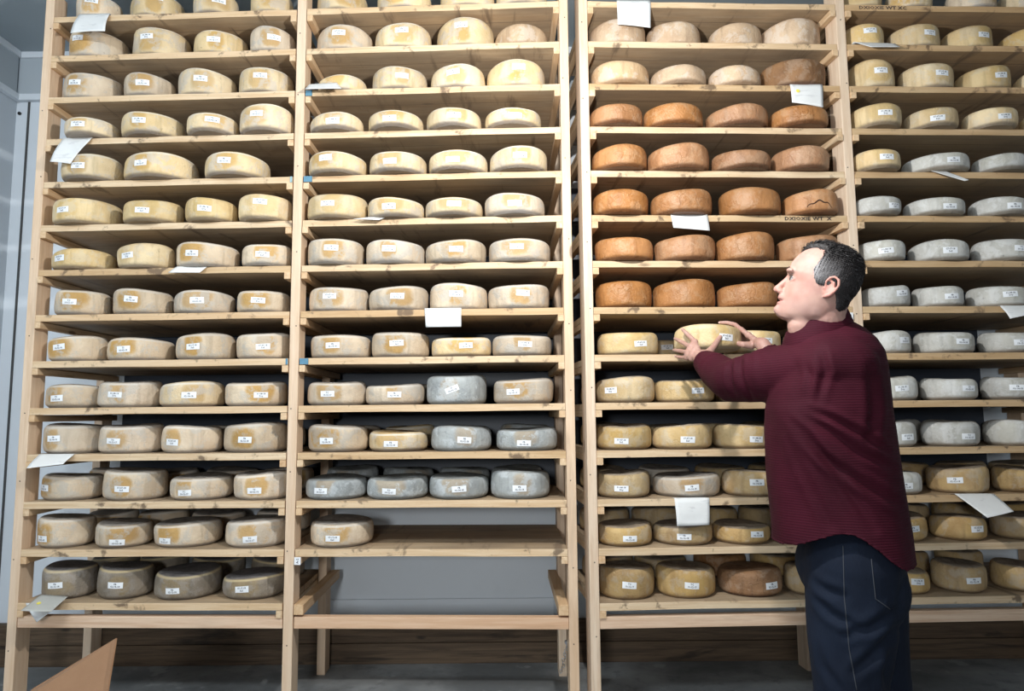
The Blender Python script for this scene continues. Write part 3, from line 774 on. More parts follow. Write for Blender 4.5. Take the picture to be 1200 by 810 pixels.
bx = [(-1.72, 1.62), (-1.18, 1.72), (-1.24, 2.06), (-1.78, 1.96)]
# box body: four walls and a bottom, thin board
def wallp(p, q, z0, z1, nm): slab([(p[0], p[1], z0), (q[0], q[1], z0), (q[0], q[1], z1), (p[0], p[1], z1)], .004, nm)
bx = [(cdp.x-.05, cdp.y-.30), (cc.x+.02, cc.y-.24), (cc.x, cc.y+.0), (cdp.x-.08, cdp.y)]
for i in range(4): wallp(bx[i], bx[(i+1) % 4], .0, zt-.005, 'side')
slab([(x, y, .002) for x, y in bx], .004, 'bottom')
p, q = bx[3], bx[0]
slab([(p[0], p[1], zt-.005), (q[0], q[1], zt-.005), (q[0]-.16, q[1]-.02, zt-.06), (p[0]-.16, p[1]+.02, zt-.06)], .004, 'flap')
p, q = bx[0], bx[1]
slab([(p[0], p[1], zt-.005), (q[0], q[1], zt-.005), (q[0]+.02, q[1]-.13, zt-.12), (p[0]+.02, p[1]-.13, zt-.12)], .004, 'flap')
#MANSTART#
# ------------------------------------------------------------------ the man
def blob(bm, c, rad, axes=None, seg=20):
    """ellipsoid with semi-axes rad along axes (3 vectors)"""
    t = bmesh.new(); bmesh.ops.create_uvsphere(t, u_segments=seg, v_segments=seg//2+2, radius=1)
    ax = axes or (Vector((1, 0, 0)), Vector((0, 1, 0)), Vector((0, 0, 1)))
    rad = (rad,)*3 if isinstance(rad, (int, float)) else rad
    for v in t.verts: v.co = Vector(c)+ax[0]*v.co.x*rad[0]+ax[1]*v.co.y*rad[1]+ax[2]*v.co.z*rad[2]
    merge(bm, t)
def limb(bm, pts, rads, n=16):
    """closed tapered tube with ball ends"""
    P_ = [Vector(p) for p in pts]
    for p, r in zip(P_, rads): blob(bm, p, r*.995, seg=max(10, n))
    for (p, q, r1, r2) in zip(P_, P_[1:], rads, rads[1:]):
        m = max(2, int((q-p).length/.03)+1)
        tube(bm, [p.lerp(q, i/m) for i in range(m+1)], [r1+(r2-r1)*i/m for i in range(m+1)], n)
def remesh(bm, voxel, smooth=4, fac=.5):
    bmesh.ops.recalc_face_normals(bm, faces=bm.faces)
    me = bpy.data.meshes.new('tmp'); bm.to_mesh(me); bm.free()
    o = bpy.data.objects.new('tmp', me); C.objects.link(o)
    m = o.modifiers.new('r', 'REMESH'); m.mode = 'VOXEL'; m.voxel_size = voxel; m.use_smooth_shade = True
    if smooth:
        s = o.modifiers.new('s', 'SMOOTH'); s.factor = fac; s.iterations = smooth
    dg = bpy.context.evaluated_depsgraph_get()
    out = bpy.data.meshes.new_from_object(o.evaluated_get(dg))
    bpy.data.objects.remove(o); bpy.data.meshes.remove(me)
    out.materials.clear()
    return out
def get_co(me):
    a = np.empty(len(me.vertices)*3); me.vertices.foreach_get('co', a); return a.reshape(-1, 3)
def set_co(me, a):
    me.vertices.foreach_set('co', a.astype(np.float32).ravel()); me.update()
def get_no(me):
    a = np.empty(len(me.vertices)*3); me.vertices.foreach_get('normal', a); return a.reshape(-1, 3)
def seg_dist(X, a, b):
    a = np.array(a); b = np.array(b); d = b-a; t = np.clip(((X-a)@d)/(d@d), 0, 1)
    return np.linalg.norm(X-a-t[:, None]*d, axis=1), t

MAN = empty('person', (1.0, 2.02, 0), 0)
MO = MAN.location.copy()
tag(MAN, 'dark-haired man in a maroon long-sleeved shirt and jeans reaching to hold a cheese wheel', 'person')
# body axes: facing the shelf, square to the line of sight
BF = Vector((-.91, .41, 0)).normalized(); BL = Vector((-.41, -.91, 0)).normalized(); BU = Vector((0, 0, 1))
# head frame: tilted up 20 degrees
T = R(24)
hf = (BF*math.cos(T)+BU*math.sin(T)); hu = (BU*math.cos(T)-BF*math.sin(T)); hl = BL.copy()
HS = 1.03
HC = P(963, 332.5, 1.965)
def hd(x, y, z): return HC+(hf*x+hl*y+hu*z)*HS
def hv(r): return tuple(q*HS for q in r)
HA = (hf, hl, hu)
HSL = [(.0985, .018, -.006, .012, .0), (.095, .042, -.034, .032, .0), (.086, .062, -.056, .048, .02), (.073, .077, -.072, .060, .04), (.058, .0875, -.083, .0685, .06), (.040, .0945, -.0895, .0745, .08), (.020, .0975, -.0915, .077, .10),
 (.004, .0985, -.090, .0775, .12), (-.008, .093, -.087, .0765, .14), (-.020, .0865, -.083, .075, .16), (-.034, .0865, -.082, .0735, .18), (-.050, .087, -.081, .071, .20), (-.066, .0865, -.079, .0685, .22),
 (-.082, .085, -.075, .065, .25), (-.096, .0855, -.073, .060, .28), (-.108, .0885, -.050, .053, .30), (-.119, .087, -.002, .043, .30), (-.127, .076, .018, .029, .25), (-.1305, .062, .034, .012, .0)]
def hslice(z):
    zs = [q[0] for q in HSL][::-1]
    return [float(np.interp(z, zs, [q[i] for q in HSL][::-1])) for i in range(1, 5)]
def hpoint(z, th, off=0):
    f_, b_, w_, k_ = hslice(z); c_, s_ = math.cos(th), math.sin(th)
    mid = (f_+b_)/2-.004; h_ = (f_-mid) if c_ > 0 else (mid-b_)
    x = mid+(h_+off)*math.copysign(abs(c_)**.92, c_)
    y = (w_+off)*math.copysign(abs(s_)**.90, s_)*(1-k_*max(0, c_)**1.4)
    return x, y
bm = bmesh.new()
rg = []
for q in HSL:
    rg.append([bm.verts.new(hd(*hpoint(q[0], 2*math.pi*k/48), q[0])) for k in range(48)])
for r1, r2 in zip(rg, rg[1:]):
    for k in range(48): bm.faces.new((r1[k], r1[(k+1) % 48], r2[(k+1) % 48], r2[k]))
bm.faces.new(rg[0]); bm.faces.new(rg[-1][::-1])
blob(bm, hd(.078, 0, -.108), hv((.0165, .020, .0145)), HA, 20)      # chin
for s in (-1, 1):
    blob(bm, hd(.036, s*.0360, -.046), hv((.036, .0240, .032)), HA, 20)   # cheek
    blob(bm, hd(.083, s*.026, .003), hv((.0175, .026, .0085)), HA, 18)    # brow
    for zz, xx in ((.0085, .0), (-.0080, -.001)):
        limb(bm, [hd(.0775+xx, s*.017, -.016+zz*.2), hd(.0835+xx, s*.030, -.015+zz), hd(.070+xx, s*.045, -.017+zz*.1)], [.0030*HS]*3, 8)
    blob(bm, hd(-.030, s*.0745, -.020), hv((.016, .006, .025)), HA, 16)
    rim = [(-.016, .077, -.022), (-.013, .080, -.004), (-.019, .084, .009), (-.030, .088, .014), (-.042, .090, .008), (-.047, .090, -.006), (-.043, .086, -.022), (-.034, .081, -.036), (-.024, .077, -.043)]
    limb(bm, [hd(x, s*y, z) for x, y, z in rim], [q*HS for q in (.0032, .0034, .0036, .0038, .0040, .0038, .0040, .0052, .0048)], 8)
    limb(bm, [hd(-.022, s*.080, .002), hd(-.034, s*.083, .000), hd(-.037, s*.082, -.016), hd(-.026, s*.079, -.030)], [.0026*HS]*4, 8)
    blob(bm, hd(-.016, s*.077, -.020), hv((.004, .004, .006)), HA, 10)
limb(bm, [hd(.084, 0, -.004), hd(.092, 0, -.024), hd(.1015, 0, -.043), hd(.1065, 0, -.0535)], [q*HS for q in (.0095, .0088, .0092, .0102)], 12)
for s in (-1, 1): blob(bm, hd(.095, s*.0112, -.0570), hv((.0115, .0075, .0078)), HA, 12)
blob(bm, hd(.080, 0, -.071), hv((.016, .022, .016)), HA, 16)
blob(bm, hd(.0845, 0, -.0765), hv((.0095, .022, .0055)), HA, 14)   # lips
blob(bm, hd(.0825, 0, -.0905), hv((.0100, .019, .0062)), HA, 14)
# neck and throat
nb = P(975, 398, 2.00)
limb(bm, [hd(-.026, 0, -.02), hd(-.040, 0, -.085), nb+BU*-.03], [.057, .056, .066], 20)
limb(bm, [hd(.024, 0, -.086), hd(.000, 0, -.128), nb+BF*.050-BU*.045], [.038, .046, .054], 18)
# core, arms (inside the clothes) and hands
CH = P(968, 480, 2.03); PE = P(985, 650, 2.03)
blob(bm, CH+BU*.03, (.115, .165, .20), (BF, BL, BU), 24)
blob(bm, PE+BU*.04, (.09, .13, .13), (BF, BL, BU), 24)
limb(bm, [CH, PE], [.11, .09], 20)
LS = P(976, 430, 1.915); LE = P(858, 446, 2.20); LW = P(824, 423, 2.455)
RS = LS+Vector((.15, .355, .02)); RW = P(894, 404, 2.555); RE = Vector((RS.x+.015, RS.y+.13, RS.z-.20))
limb(bm, [nb-BU*.08, LS], [.07, .062], 16); limb(bm, [nb-BU*.08, RS], [.07, .062], 16)
limb(bm, [LS, LE, LW], [.052, .040, .027], 16)
limb(bm, [RS, RE, RW], [.052, .040, .027], 16)
# left hand: seen from the back, spread over the wheel's near left side
def hand(wr, kn, tips, mids, thumb, radii, back, palm_t):
    for (k0, m1, m2, t), r in zip(zip(kn, mids[0], mids[1], tips), radii):
        limb(bm, [wr.lerp(k0, .45), k0, m1, m2, t], [r*1.25, r*1.12, r*1.02, r*.93, r*.80], 10)
    for a_, b_ in zip(kn, kn[1:]):
        limb(bm, [wr.lerp(a_, .25), a_.lerp(b_, .5)], [.013, palm_t], 10)
        limb(bm, [a_, b_], [palm_t, palm_t], 10)
        limb(bm, [wr.lerp(a_, .6), wr.lerp(b_, .6)], [palm_t*1.15, palm_t*1.15], 10)
    limb(bm, thumb[0], thumb[1], 10)
hy = HWc.y
def wy(px, r=HW_R):     # front surface depth of the held wheel at a photo column
    x = (px-829)/800*2.65; return hy-math.sqrt(max(r*r-x*x, 0))
g_ = .0095
def HP(px, py, off=g_): return P(px, py, wy(px)-off)
LWr = P(820, 420.5, 2.505)
kn = [P(814.5, 400.5, 2.578), P(809.5, 407, 2.568), P(806, 413.2, 2.568), P(805, 419, 2.575)]
m1 = [HP(807, 393.2, .013), HP(801.5, 402.3, .016), HP(799, 411.8, .018), HP(800, 419, .018)]
m2 = [HP(803.2, 389.6, .012), HP(796.5, 399.6, .012), HP(794, 411, .014), HP(796, 418.6, .014)]
tp = [HP(800.2, 386.6, .006), HP(791.6, 397.2, .002), HP(790.4, 410.3, .004), HP(792.4, 417.8, .006)]
hand(LWr, kn, tp, (m1, m2), ([LWr.lerp(kn[0], .25), P(829.5, 414.5, 2.548), P(836.5, 406.5, 2.572), P(841, 399.5, wy(841)-.010), P(844, 394.8, wy(844)-.007)], [.018, .0165, .0118, .0108, .0088]), [.0088, .0088, .0083, .0073], 1, .0125)
limb(bm, [LW, LWr], [.027, .024], 14)
# right hand: closes over the far right side, forefinger along the top, thumb on the near side
RWr = P(890, 402.5, 2.60)
hx = HWc.x; zt_ = LV[8]+.004+.093
def wp(ang, z, off): return Vector((hx+(HW_R+off)*math.sin(ang), hy-(HW_R+off)*math.cos(ang), z))
kR = [P(868.5, 386.5, 2.70), P(871, 389.5, 2.735), P(872.5, 394.5, 2.76), P(874, 400, 2.775)]
tR = [P(843.5, 378.2, 2.755), wp(R(150), zt_-.03, .004), wp(R(152), zt_-.055, .004), wp(R(150), zt_-.078, .004)]
mR1 = [P(861.5, 380.4, 2.725), wp(R(112), zt_-.022, .012), wp(R(114), zt_-.048, .012), wp(R(114), zt_-.072, .011)]
mR2 = [P(852.5, 378.2, 2.745), wp(R(132), zt_-.026, .009), wp(R(134), zt_-.052, .009), wp(R(134), zt_-.075, .008)]
hand(RWr, kR, tR, (mR1, mR2), ([RWr.lerp(kR[3], .25), P(880, 405, 2.635), P(871, 404, 2.625), P(865, 402.6, wy(862)-.012), P(860.6, 401.5, wy(860)-.007)], [.017, .0165, .0125, .0108, .0090]), [.0088, .0088, .0083, .0073], -1, .0125)
limb(bm, [RW, RWr], [.027, .024], 14)
NAILS = [(tp[0], m2[0]), (tp[1], m2[1]), (tp[2], m2[2]), (tp[3], m2[3]), (P(844, 394.8, wy(844)-.007), P(841, 399.5, wy(841)-.010)), (tR[0], mR2[0])]
# legs
LHp = P(999, 672, 1.965); RHp = P(1004, 672, 2.11)
LK = P(995, 815, 1.955); RK_ = P(1029, 812, 2.14)
LA = Vector((LK.x+.02, LK.y+.0, .10)); RA = Vector((RK_.x+.04, RK_.y+.0, .10))
for h_, k_, a_ in ((LHp, LK, LA), (RHp, RK_, RA)):
    limb(bm, [h_, k_, a_], [.085, .055, .038], 16)
    limb(bm, [a_+BU*-.05, a_+BF*.12+BU*-.068], [.034, .026], 12)
me = remesh(bm, .0030, 3, .5)
# smooth the cheeks and jaw
X = get_co(me); _h = (X-np.array(HC))@np.array([hf, hl, hu]).T/HS
mask = (np.abs(_h[:, 1]) > .019) & (_h[:, 0] > -.012) & (_h[:, 0] < .085) & (_h[:, 2] > -.125) & (_h[:, 2] < -.026) & (np.linalg.norm(_h, axis=1) < .16)
E_ = np.empty(len(me.edges)*2, dtype=np.int64); me.edges.foreach_get('vertices', E_); E_ = E_.reshape(-1, 2)
E_ = E_[mask[E_[:, 0]] | mask[E_[:, 1]]]
for _ in range(60):
    acc = np.zeros_like(X); cnt = np.zeros(len(X))
    np.add.at(acc, E_[:, 0], X[E_[:, 1]]); np.add.at(acc, E_[:, 1], X[E_[:, 0]]); np.add.at(cnt, E_[:, 0], 1); np.add.at(cnt, E_[:, 1], 1)
    X[mask] = X[mask]*.4+.6*acc[mask]/np.maximum(cnt[mask], 1)[:, None]
set_co(me, X)
# carve the eye hollow and the mouth line
X = get_co(me); Hc = np.array(HC); A3 = np.array([hf, hl, hu]); loc = (X-Hc)@A3.T/HS
nrm = get_no(me)
for s in (-1, 1):
    d2 = ((loc[:, 0]-.078)/.030)**2+((loc[:, 1]-s*.029)/.018)**2+((loc[:, 2]+.0135)/.0125)**2
    X += np.array(hf)*(-.006*np.exp(-d2*1.2)*(loc[:, 0] > .05))[:, None]
wm = (loc[:, 0] > .06)*np.exp(-((loc[:, 2]+.0835-.16*np.maximum(0, np.abs(loc[:, 1])-.008))/.0028)**2)*np.exp(-(loc[:, 1]/.027)**4)
X += np.array(hf)*(-.0060*wm)[:, None]
wn = (loc[:, 0] > .05)*np.exp(-((loc[:, 0]-.082)/.010)**2-((np.abs(loc[:, 1])-.027)/.006)**2-((loc[:, 2]+.066)/.014)**2)
X += -np.array(hf)*(.0010*wn)[:, None]
X += nrm*(np.array([noise.noise(Vector(p*38)) for p in X[:]])*.0006)[:, None]
set_co(me, X-np.array(MO))
# colour regions that belong to the skin: lips, flushed ear and cheek, stubble, brow
lipm = (loc[:, 0] > .072)*(np.exp(-((loc[:, 2]+.0835)/.0115)**4)*np.exp(-(loc[:, 1]/.022)**4))
red = .8*np.exp(-((loc[:, 0]+.03)/.025)**4-((np.abs(loc[:, 1])-.085)/.010)**4-((loc[:, 2]+.015)/.04)**4)+.4*np.exp(-((loc[:, 0]-.055)/.03)**2-((loc[:, 2]+.048)/.025)**2)+.5*np.exp(-((loc[:, 0]-.105)/.015)**2-((loc[:, 2]+.053)/.015)**2)
stb = (loc[:, 0] > -.03)*(np.linalg.norm(loc, axis=1) < .16)*np.clip((-.055-loc[:, 2])/.025, 0, 1)*np.clip(1-np.abs(loc[:, 2]+.09)/.055, 0, 1)
ca_ = me.color_attributes.new('skin_zones', 'FLOAT_COLOR', 'POINT')
col = np.stack([np.clip(lipm, 0, 1), np.clip(red, 0, 1), np.clip(stb, 0, 1), np.ones(len(X))], 1).astype(np.float32)
ca_.data.foreach_set('color', col.ravel())
def skin():
    m, nt, b = new_mat('skin'); g = N(nt)
    tc = g.n('ShaderNodeTexCoord'); v = tc.outputs['Object']
    at = g.n('ShaderNodeAttribute'); at.attribute_name = 'skin_zones'; sx = g.n('ShaderNodeSeparateColor'); g.l(at.outputs['Color'], sx.inputs[0])
    n = g.noise(v, 24, 4); n2 = g.noise(v, 220, 2)
    c = g.mix(g.ramp(n, .3, .75), (.47, .285, .23), (.40, .215, .175))
    c = g.mix(g.m('MULTIPLY', sx.outputs[1], .75), c, (.56, .21, .17))
    c = g.mix(g.m('MULTIPLY', sx.outputs[2], .22), c, (.34, .24, .22))
    c = g.mix(g.m('MULTIPLY', sx.outputs[0], .7), c, (.44, .17, .15))
    g.l(c, b.inputs['Base Color']); b.inputs['Roughness'].default_value = .58
    b.inputs['Subsurface Weight'].default_value = .12; b.inputs['Subsurface Radius'].default_value = (.01, .004, .002); b.inputs['Subsurface Scale'].default_value = .6
    g.bump(b, n2, .12, .001); return m
body = link('body', me, skin(), MAN, True)
M_nail = plain('nail', (.55, .36, .31), .25)
for t0, t1 in NAILS:
    d_ = (t0-t1).normalized(); o_n = (CAM-t0); o_n = (o_n-d_*o_n.dot(d_)).normalized(); s_ = d_.cross(o_n)
    bm = bmesh.new(); blob(bm, t0+o_n*.0055+d_*.001-MO, (.0052, .0042, .0014), (d_, s_, o_n), 12); fin('fingernail', bm, M_nail, MAN, True)
# eyes
M_eye = plain('eye_white', (.34, .31, .30), .3); M_iris = plain('iris', (.06, .05, .045), .1)
for s in (-1, 1):
    bm = bmesh.new(); c = hd(.0725, s*.029, -.0155)
    t = bmesh.new(); bmesh.ops.create_uvsphere(t, u_segments=20, v_segments=14, radius=.0115*HS)
    look = (hf+hu*.25).normalized(); q = Vector((0, 0, 1)).rotation_difference(look)
    for v in t.verts: v.co = q @ v.co
    for f in t.faces:
        f.smooth = True
        if f.calc_center_median().normalized().dot(look) > .45: f.material_index = 1
    m_ = {v: bm.verts.new(v.co+c-MO) for v in t.verts}
    for f in t.faces:
        ff = bm.faces.new([m_[v] for v in f.verts]); ff.material_index = f.material_index; ff.smooth = True
    t.free(); fin('eye', bm, [M_eye, M_iris], MAN)
# hair
M_hair, nt, b = new_mat('hair'); g = N(nt)
at = g.n('ShaderNodeAttribute'); at.attribute_name = 'grey'; v = g.n('ShaderNodeTexCoord').outputs['Object']
nn = g.noise(v, 160, 3)
g.l(g.mix(g.m('MULTIPLY', at.outputs['Fac'], g.m('ADD', .45, g.m('MULTIPLY', nn, .6)), clamp=True), (.020, .017, .017), (.34, .325, .33)), b.inputs['Base Color'])
b.inputs['Roughness'].default_value = .5; b.inputs['Specular IOR Level'].default_value = .35; g.bump(b, nn, .8, .003)
def hairmask(x, y, z):
    """signed distance (about) into the hair: >0 inside the hairline, head coordinates"""
    ay = abs(y)
    if z > .062: lim = .083-.060*min(1, ay/.050)**1.5
    else: lim = float(np.interp(z, [-.0165, .0185, .045, .062], [.014, .0345, .028, .023]))
    if z < -.0165: lim = float(np.interp(z, [-.12, -.098, -.065, -.0316, -.0165], [-.12, -.070, -.059, -.046, -.034]))
    if -.022 < z < -.012: lim = min(lim, .014)
    return lim-x
bm = bmesh.new(); rg = []; NH = 44
for j in range(NH+1):
    z = .0985-(.0985+.108)*(j/NH)**1.15
    row = []
    for k in range(96):
        th = 2*math.pi*k/96; x, y = hpoint(z, th)
        mk = hairmask(x, y, z)+.0025*noise.noise(Vector((x*150, y*150, z*150)))
        t_ = max(0, min(1, (mk+.002)/.011)); t_ = t_*t_*(3-2*t_)
        topk = max(0, min(1, (z-.02)/.06))
        off = -.006+t_*(.006+.0045+.0055*topk)+(t_ > .5)*.0016*noise.noise(Vector((x*70, y*70, z*70)))
        x2, y2 = hpoint(z, th, off)
        zz = z+max(0, (z-.05)/.05)*off
        row.append(bm.verts.new(hd(x2, y2, zz)))
    rg.append(row)
for r1, r2 in zip(rg, rg[1:]):
    for k in range(96): bm.faces.new((r1[k], r1[(k+1) % 96], r2[(k+1) % 96], r2[k]))
bm.faces.new(rg[0]); bm.faces.new(rg[-1][::-1])
bmesh.ops.recalc_face_normals(bm, faces=bm.faces)
me = bpy.data.meshes.new('tmp_hair'); bm.to_mesh(me); bm.free()
X = get_co(me); loc = (X-Hc)@A3.T/HS; nrm = get_no(me)
def greyf(loc):
    return np.clip(1.0*np.exp(-((loc[:, 0]-.026)/.020)**2-((loc[:, 2]-.018)/.032)**2)+.30*np.exp(-((loc[:, 0]+.015)/.025)**2-((loc[:, 2]-.02)/.03)**2)+.07*np.exp(-((loc[:, 2]+.03)/.04)**2), 0, 1)*(np.abs(loc[:, 1]) > .045)
# strands rooted on the cap: short, combed back and a little up
Vt = [tuple(p) for p in (X-np.array(MO))]; Fc = [tuple(p.vertices) for p in me.polygons]
gl = list(greyf(loc)); rs = np.random.RandomState(3)
pool = [i for i in range(len(X)) if hairmask(*loc[i]) > -.001+.004*(loc[i, 2] < 0) and loc[i, 2] > -.098]
for i in rs.choice(pool, 11000):
    p = X[i]; nn_ = Vector(nrm[i]); l = loc[i]
    top = max(0, min(1, (l[2]-.05)/.05))
    flow = (-hf*(1.0)+(-hu)*(1-top)*1.1+hl*rs.normal()*.25+hu*rs.normal()*.15)
    flow = (flow-nn_*flow.dot(nn_)).normalized()
    L = (.007+.012*top)*(.7+.6*rs.rand()); w_ = .0009
    side = flow.cross(nn_).normalized()
    lift = (.30+.75*top*rs.rand())
    a0 = Vector(p)-nn_*.001; a1_ = a0+(flow+nn_*lift)*L*.5; a2_ = a1_+(flow+nn_*(lift*.1-.12))*L*.5
    bi = len(Vt)
    for q in (a0-side*w_, a0+side*w_, a0+nn_*w_, a1_-side*w_*.8, a1_+side*w_*.8, a1_+nn_*w_, a2_): Vt.append(tuple(q-MO))
    gl += [min(1, gl[i]*(.5+rs.rand())+(.35 if rs.rand() < .06 else 0))]*7
    Fc += [(bi, bi+1, bi+4, bi+3), (bi+1, bi+2, bi+5, bi+4), (bi+2, bi, bi+3, bi+5), (bi+3, bi+4, bi+6), (bi+4, bi+5, bi+6), (bi+5, bi+3, bi+6)]
# a small tuft standing off the forehead
me = bpy.data.meshes.new('hair'); me.from_pydata(Vt, [], Fc)
at_ = me.attributes.new('grey', 'FLOAT', 'POINT'); at_.data.foreach_set('value', np.array(gl, dtype=np.float32))
link('hair', me, M_hair, MAN, True)['label'] = 'short dark hair going grey at the temple'
bm = bmesh.new()
for s in (-1, 1):
    for q in range(46):
        t = rs.rand(); y = s*(.012+.034*t); z = .001+.007*math.sin(math.pi*(t*.8+.15))+rs.normal()*.0018; x = .1005-.017*t*t-.004*t
        a0 = hd(x-.001, y, z); d = (hl*s*1.0+hu*.15+hf*.25).normalized()
        tube(bm, [a0-MO, a0+d*.005-MO, a0+d*.009-hu*.001-MO], [.0008, .0007, .0002], 4)
for s in (-1, 1):
    tube(bm, [hd(.0790, s*.0165, -.0120)-MO, hd(.0868, s*.0290, -.0085)-MO, hd(.0750, s*.0440, -.0150)-MO], [.0010, .0016, .0008], 6)
fin('eyebrow_hair', bm, plain('brow_hair', (.06, .045, .04), .5), MAN)

# shirt
def knit():
    m, nt, b = new_mat('maroon_knit'); g = N(nt); tc = g.n('ShaderNodeTexCoord'); v = tc.outputs['Object']
    sx = g.n('ShaderNodeSeparateXYZ'); g.l(v, sx.inputs[0])
    wv = g.m('SINE', g.m('MULTIPLY', g.m('ADD', sx.outputs[2], g.m('MULTIPLY', g.noise(v, 5, 2), .02)), 900.0))
    n = g.noise(v, 300, 2); n2 = g.noise(v, 5, 4)
    c = g.mix(g.ramp(n2, .3, .7), (.056, .0048, .014), (.038, .0034, .0095))
    c = g.mix(g.m('MULTIPLY', g.m('ADD', g.m('MULTIPLY', wv, .5), .5), .38), c, (.014, .002, .005))
    g.l(c, b.inputs['Base Color']); b.inputs['Roughness'].default_value = .78
    b.inputs['Specular IOR Level'].default_value = .15; b.inputs['Sheen Weight'].default_value = .0; b.inputs['Sheen Roughness'].default_value = .5; b.inputs['Sheen Tint'].default_value = (.8, .35, .45, 1)
    g.bump(b, g.m('ADD', g.m('MULTIPLY', wv, .6), n), .3, .0012); return m
M_shirt = knit()
bm = bmesh.new()
TY = 2.03
rings_def = [  # photo row, left column, right column, half width across the shoulders
 (373, 966, 990, .050), (378, 952, 998, .078), (387, 938, 1012, .118), (399, 927, 1024, .160), (414, 919, 1033, .188), (434, 911, 1037, .200), (455, 903, 1039, .205), (480, 897, 1041, .205),
 (510, 896, 1045, .200), (540, 897, 1050, .195), (570, 899, 1055, .192), (600, 902, 1060, .195), (630, 904, 1065, .200), (660, 905, 1069, .204), (680, 905, 1070, .204)]
NR = 64; rings = []
for ri, (py, xl, xr, hw_) in enumerate(rings_def):
    a_, b_ = P(xl, py, TY), P(xr, py, TY)
    c_ = (a_+b_)/2; half = (b_-a_).length/2*.94
    rg = []
    for k in range(NR):
        th = 2*math.pi*k/NR; cx, sy = math.cos(th), math.sin(th)
        e = .88
        x = half*math.copysign(abs(cx)**e, cx); y = hw_*math.copysign(abs(sy)**e, sy)
        p = c_+BF*x+BL*y
        rg.append(bm.verts.new(p))
    rings.append(rg)
for r1, r2 in zip(rings, rings[1:]):
    for k in range(NR): bm.faces.new((r1[k], r1[(k+1) % NR], r2[(k+1) % NR], r2[k]))
bm.faces.new(rings[0]); bm.faces.new(rings[-1][::-1])
# shoulders and sleeves
LSs = LS.copy()
blob(bm, LS+BF*-.02+BU*.0, (.098, .085, .090), (BF, BL, BU), 24)
blob(bm, RS+BF*-.02, (.095, .085, .088), (BF, BL, BU), 24)
limb(bm, [P(985, 406, 2.03)+BL*.03, LS+BU*.005], [.078, .085], 20); limb(bm, [P(985, 406, 2.03)-BL*.03, RS+BU*.005], [.078, .085], 20)
LM = LS.lerp(LE, .5)
limb(bm, [LS, LM+BU*.002, LE], [.092, .084, .068], 24)
LC = LE.lerp(LW, .93)
limb(bm, [LE, LE.lerp(LW, .5)-BU*.004], [.068, .058], 24)
tube(bm, [LE.lerp(LW, .5), LE.lerp(LW, .75), LC, LC+(LW-LE)*.02], [.0575, .051, .0455, .043], 24)
limb(bm, [RS, RE, RE.lerp(RW, .6)], [.088, .070, .055], 20)
tube(bm, [RE.lerp(RW, .5), RE.lerp(RW, .8), RE.lerp(RW, .93)], [.0575, .047, .041], 24)
me = remesh(bm, .0068, 5, .5)
X = get_co(me); nrm = get_no(me)
D = np.zeros(len(X))
def crease(pts, w, amp, ridge=.6):
    """a fold along a polyline (photo pixel x, y, depth): a furrow with a soft ridge beside it"""
    global D
    best = np.full(len(X), 9.); tt = np.zeros(len(X)); m = len(pts)-1
    Q = [P(*p) for p in pts]
    vd = np.array((Q[0]-CAM).normalized())
    for i, (a_, b_) in enumerate(zip(Q, Q[1:])):
        Y0 = X-np.outer((X-np.array(Q[0]))@vd*.75, vd); a2 = np.array(a_); b2 = np.array(b_)
        a2 = a2-vd*((a2-np.array(Q[0]))@vd*.75); b2 = b2-vd*((b2-np.array(Q[0]))@vd*.75)
        d, t = seg_dist(Y0, a2, b2); u = d < best; best[u] = d[u]; tt[u] = (t[u]+i)/m
    env = np.sin(np.pi*np.clip(tt*.94+.03, 0, 1))**.6
    amp = amp*1.55
    D += env*(-amp*np.exp(-(best/w)**2)+amp*ridge*np.exp(-((best-w*1.9)/(w*1.0))**2))
sY = 1.83
crease([(1040, 528, sY), (1010, 508, sY), (975, 490, sY), (940, 478, sY)], .009, .007)
crease([(1048, 548, sY), (1005, 530, sY), (965, 500, sY), (925, 478, sY)], .010, .006)
crease([(1052, 590, sY), (1010, 566, sY), (965, 535, sY), (930, 500, sY), (918, 484, sY)], .012, .007)
crease([(905, 476, sY), (925, 520, sY), (950, 570, sY), (975, 620, sY)], .012, .007)
crease([(912, 476, sY), (945, 505, sY), (985, 560, sY), (1025, 620, sY)], .011, .006)
crease([(900, 490, sY), (908, 540, sY), (915, 600, sY)], .010, .005)
crease([(940, 415, sY), (950, 440, sY), (948, 468, sY)], .009, .006)
crease([(962, 408, sY), (968, 435, sY), (958, 470, sY)], .010, .005)
crease([(1020, 430, sY), (1025, 480, sY), (1020, 520, sY)], .012, .004)
eY = 2.10
for q in ((868, 418, 882, 468), (880, 416, 900, 462), (857, 420, 862, 470), (896, 412, 925, 458), (846, 425, 846, 462), (836, 424, 832, 452)):
    crease([(q[0], q[1], eY), ((q[0]+q[2])/2-4, (q[1]+q[3])/2, eY), (q[2], q[3], eY)], .008, .0055)
D += np.array([noise.noise(Vector((p[0]*7, p[1]*7, p[2]*5)))*.006+noise.noise(Vector((p[0]*22, p[1]*22, p[2]*14)))*.0016 for p in X])
X += nrm*D[:, None]
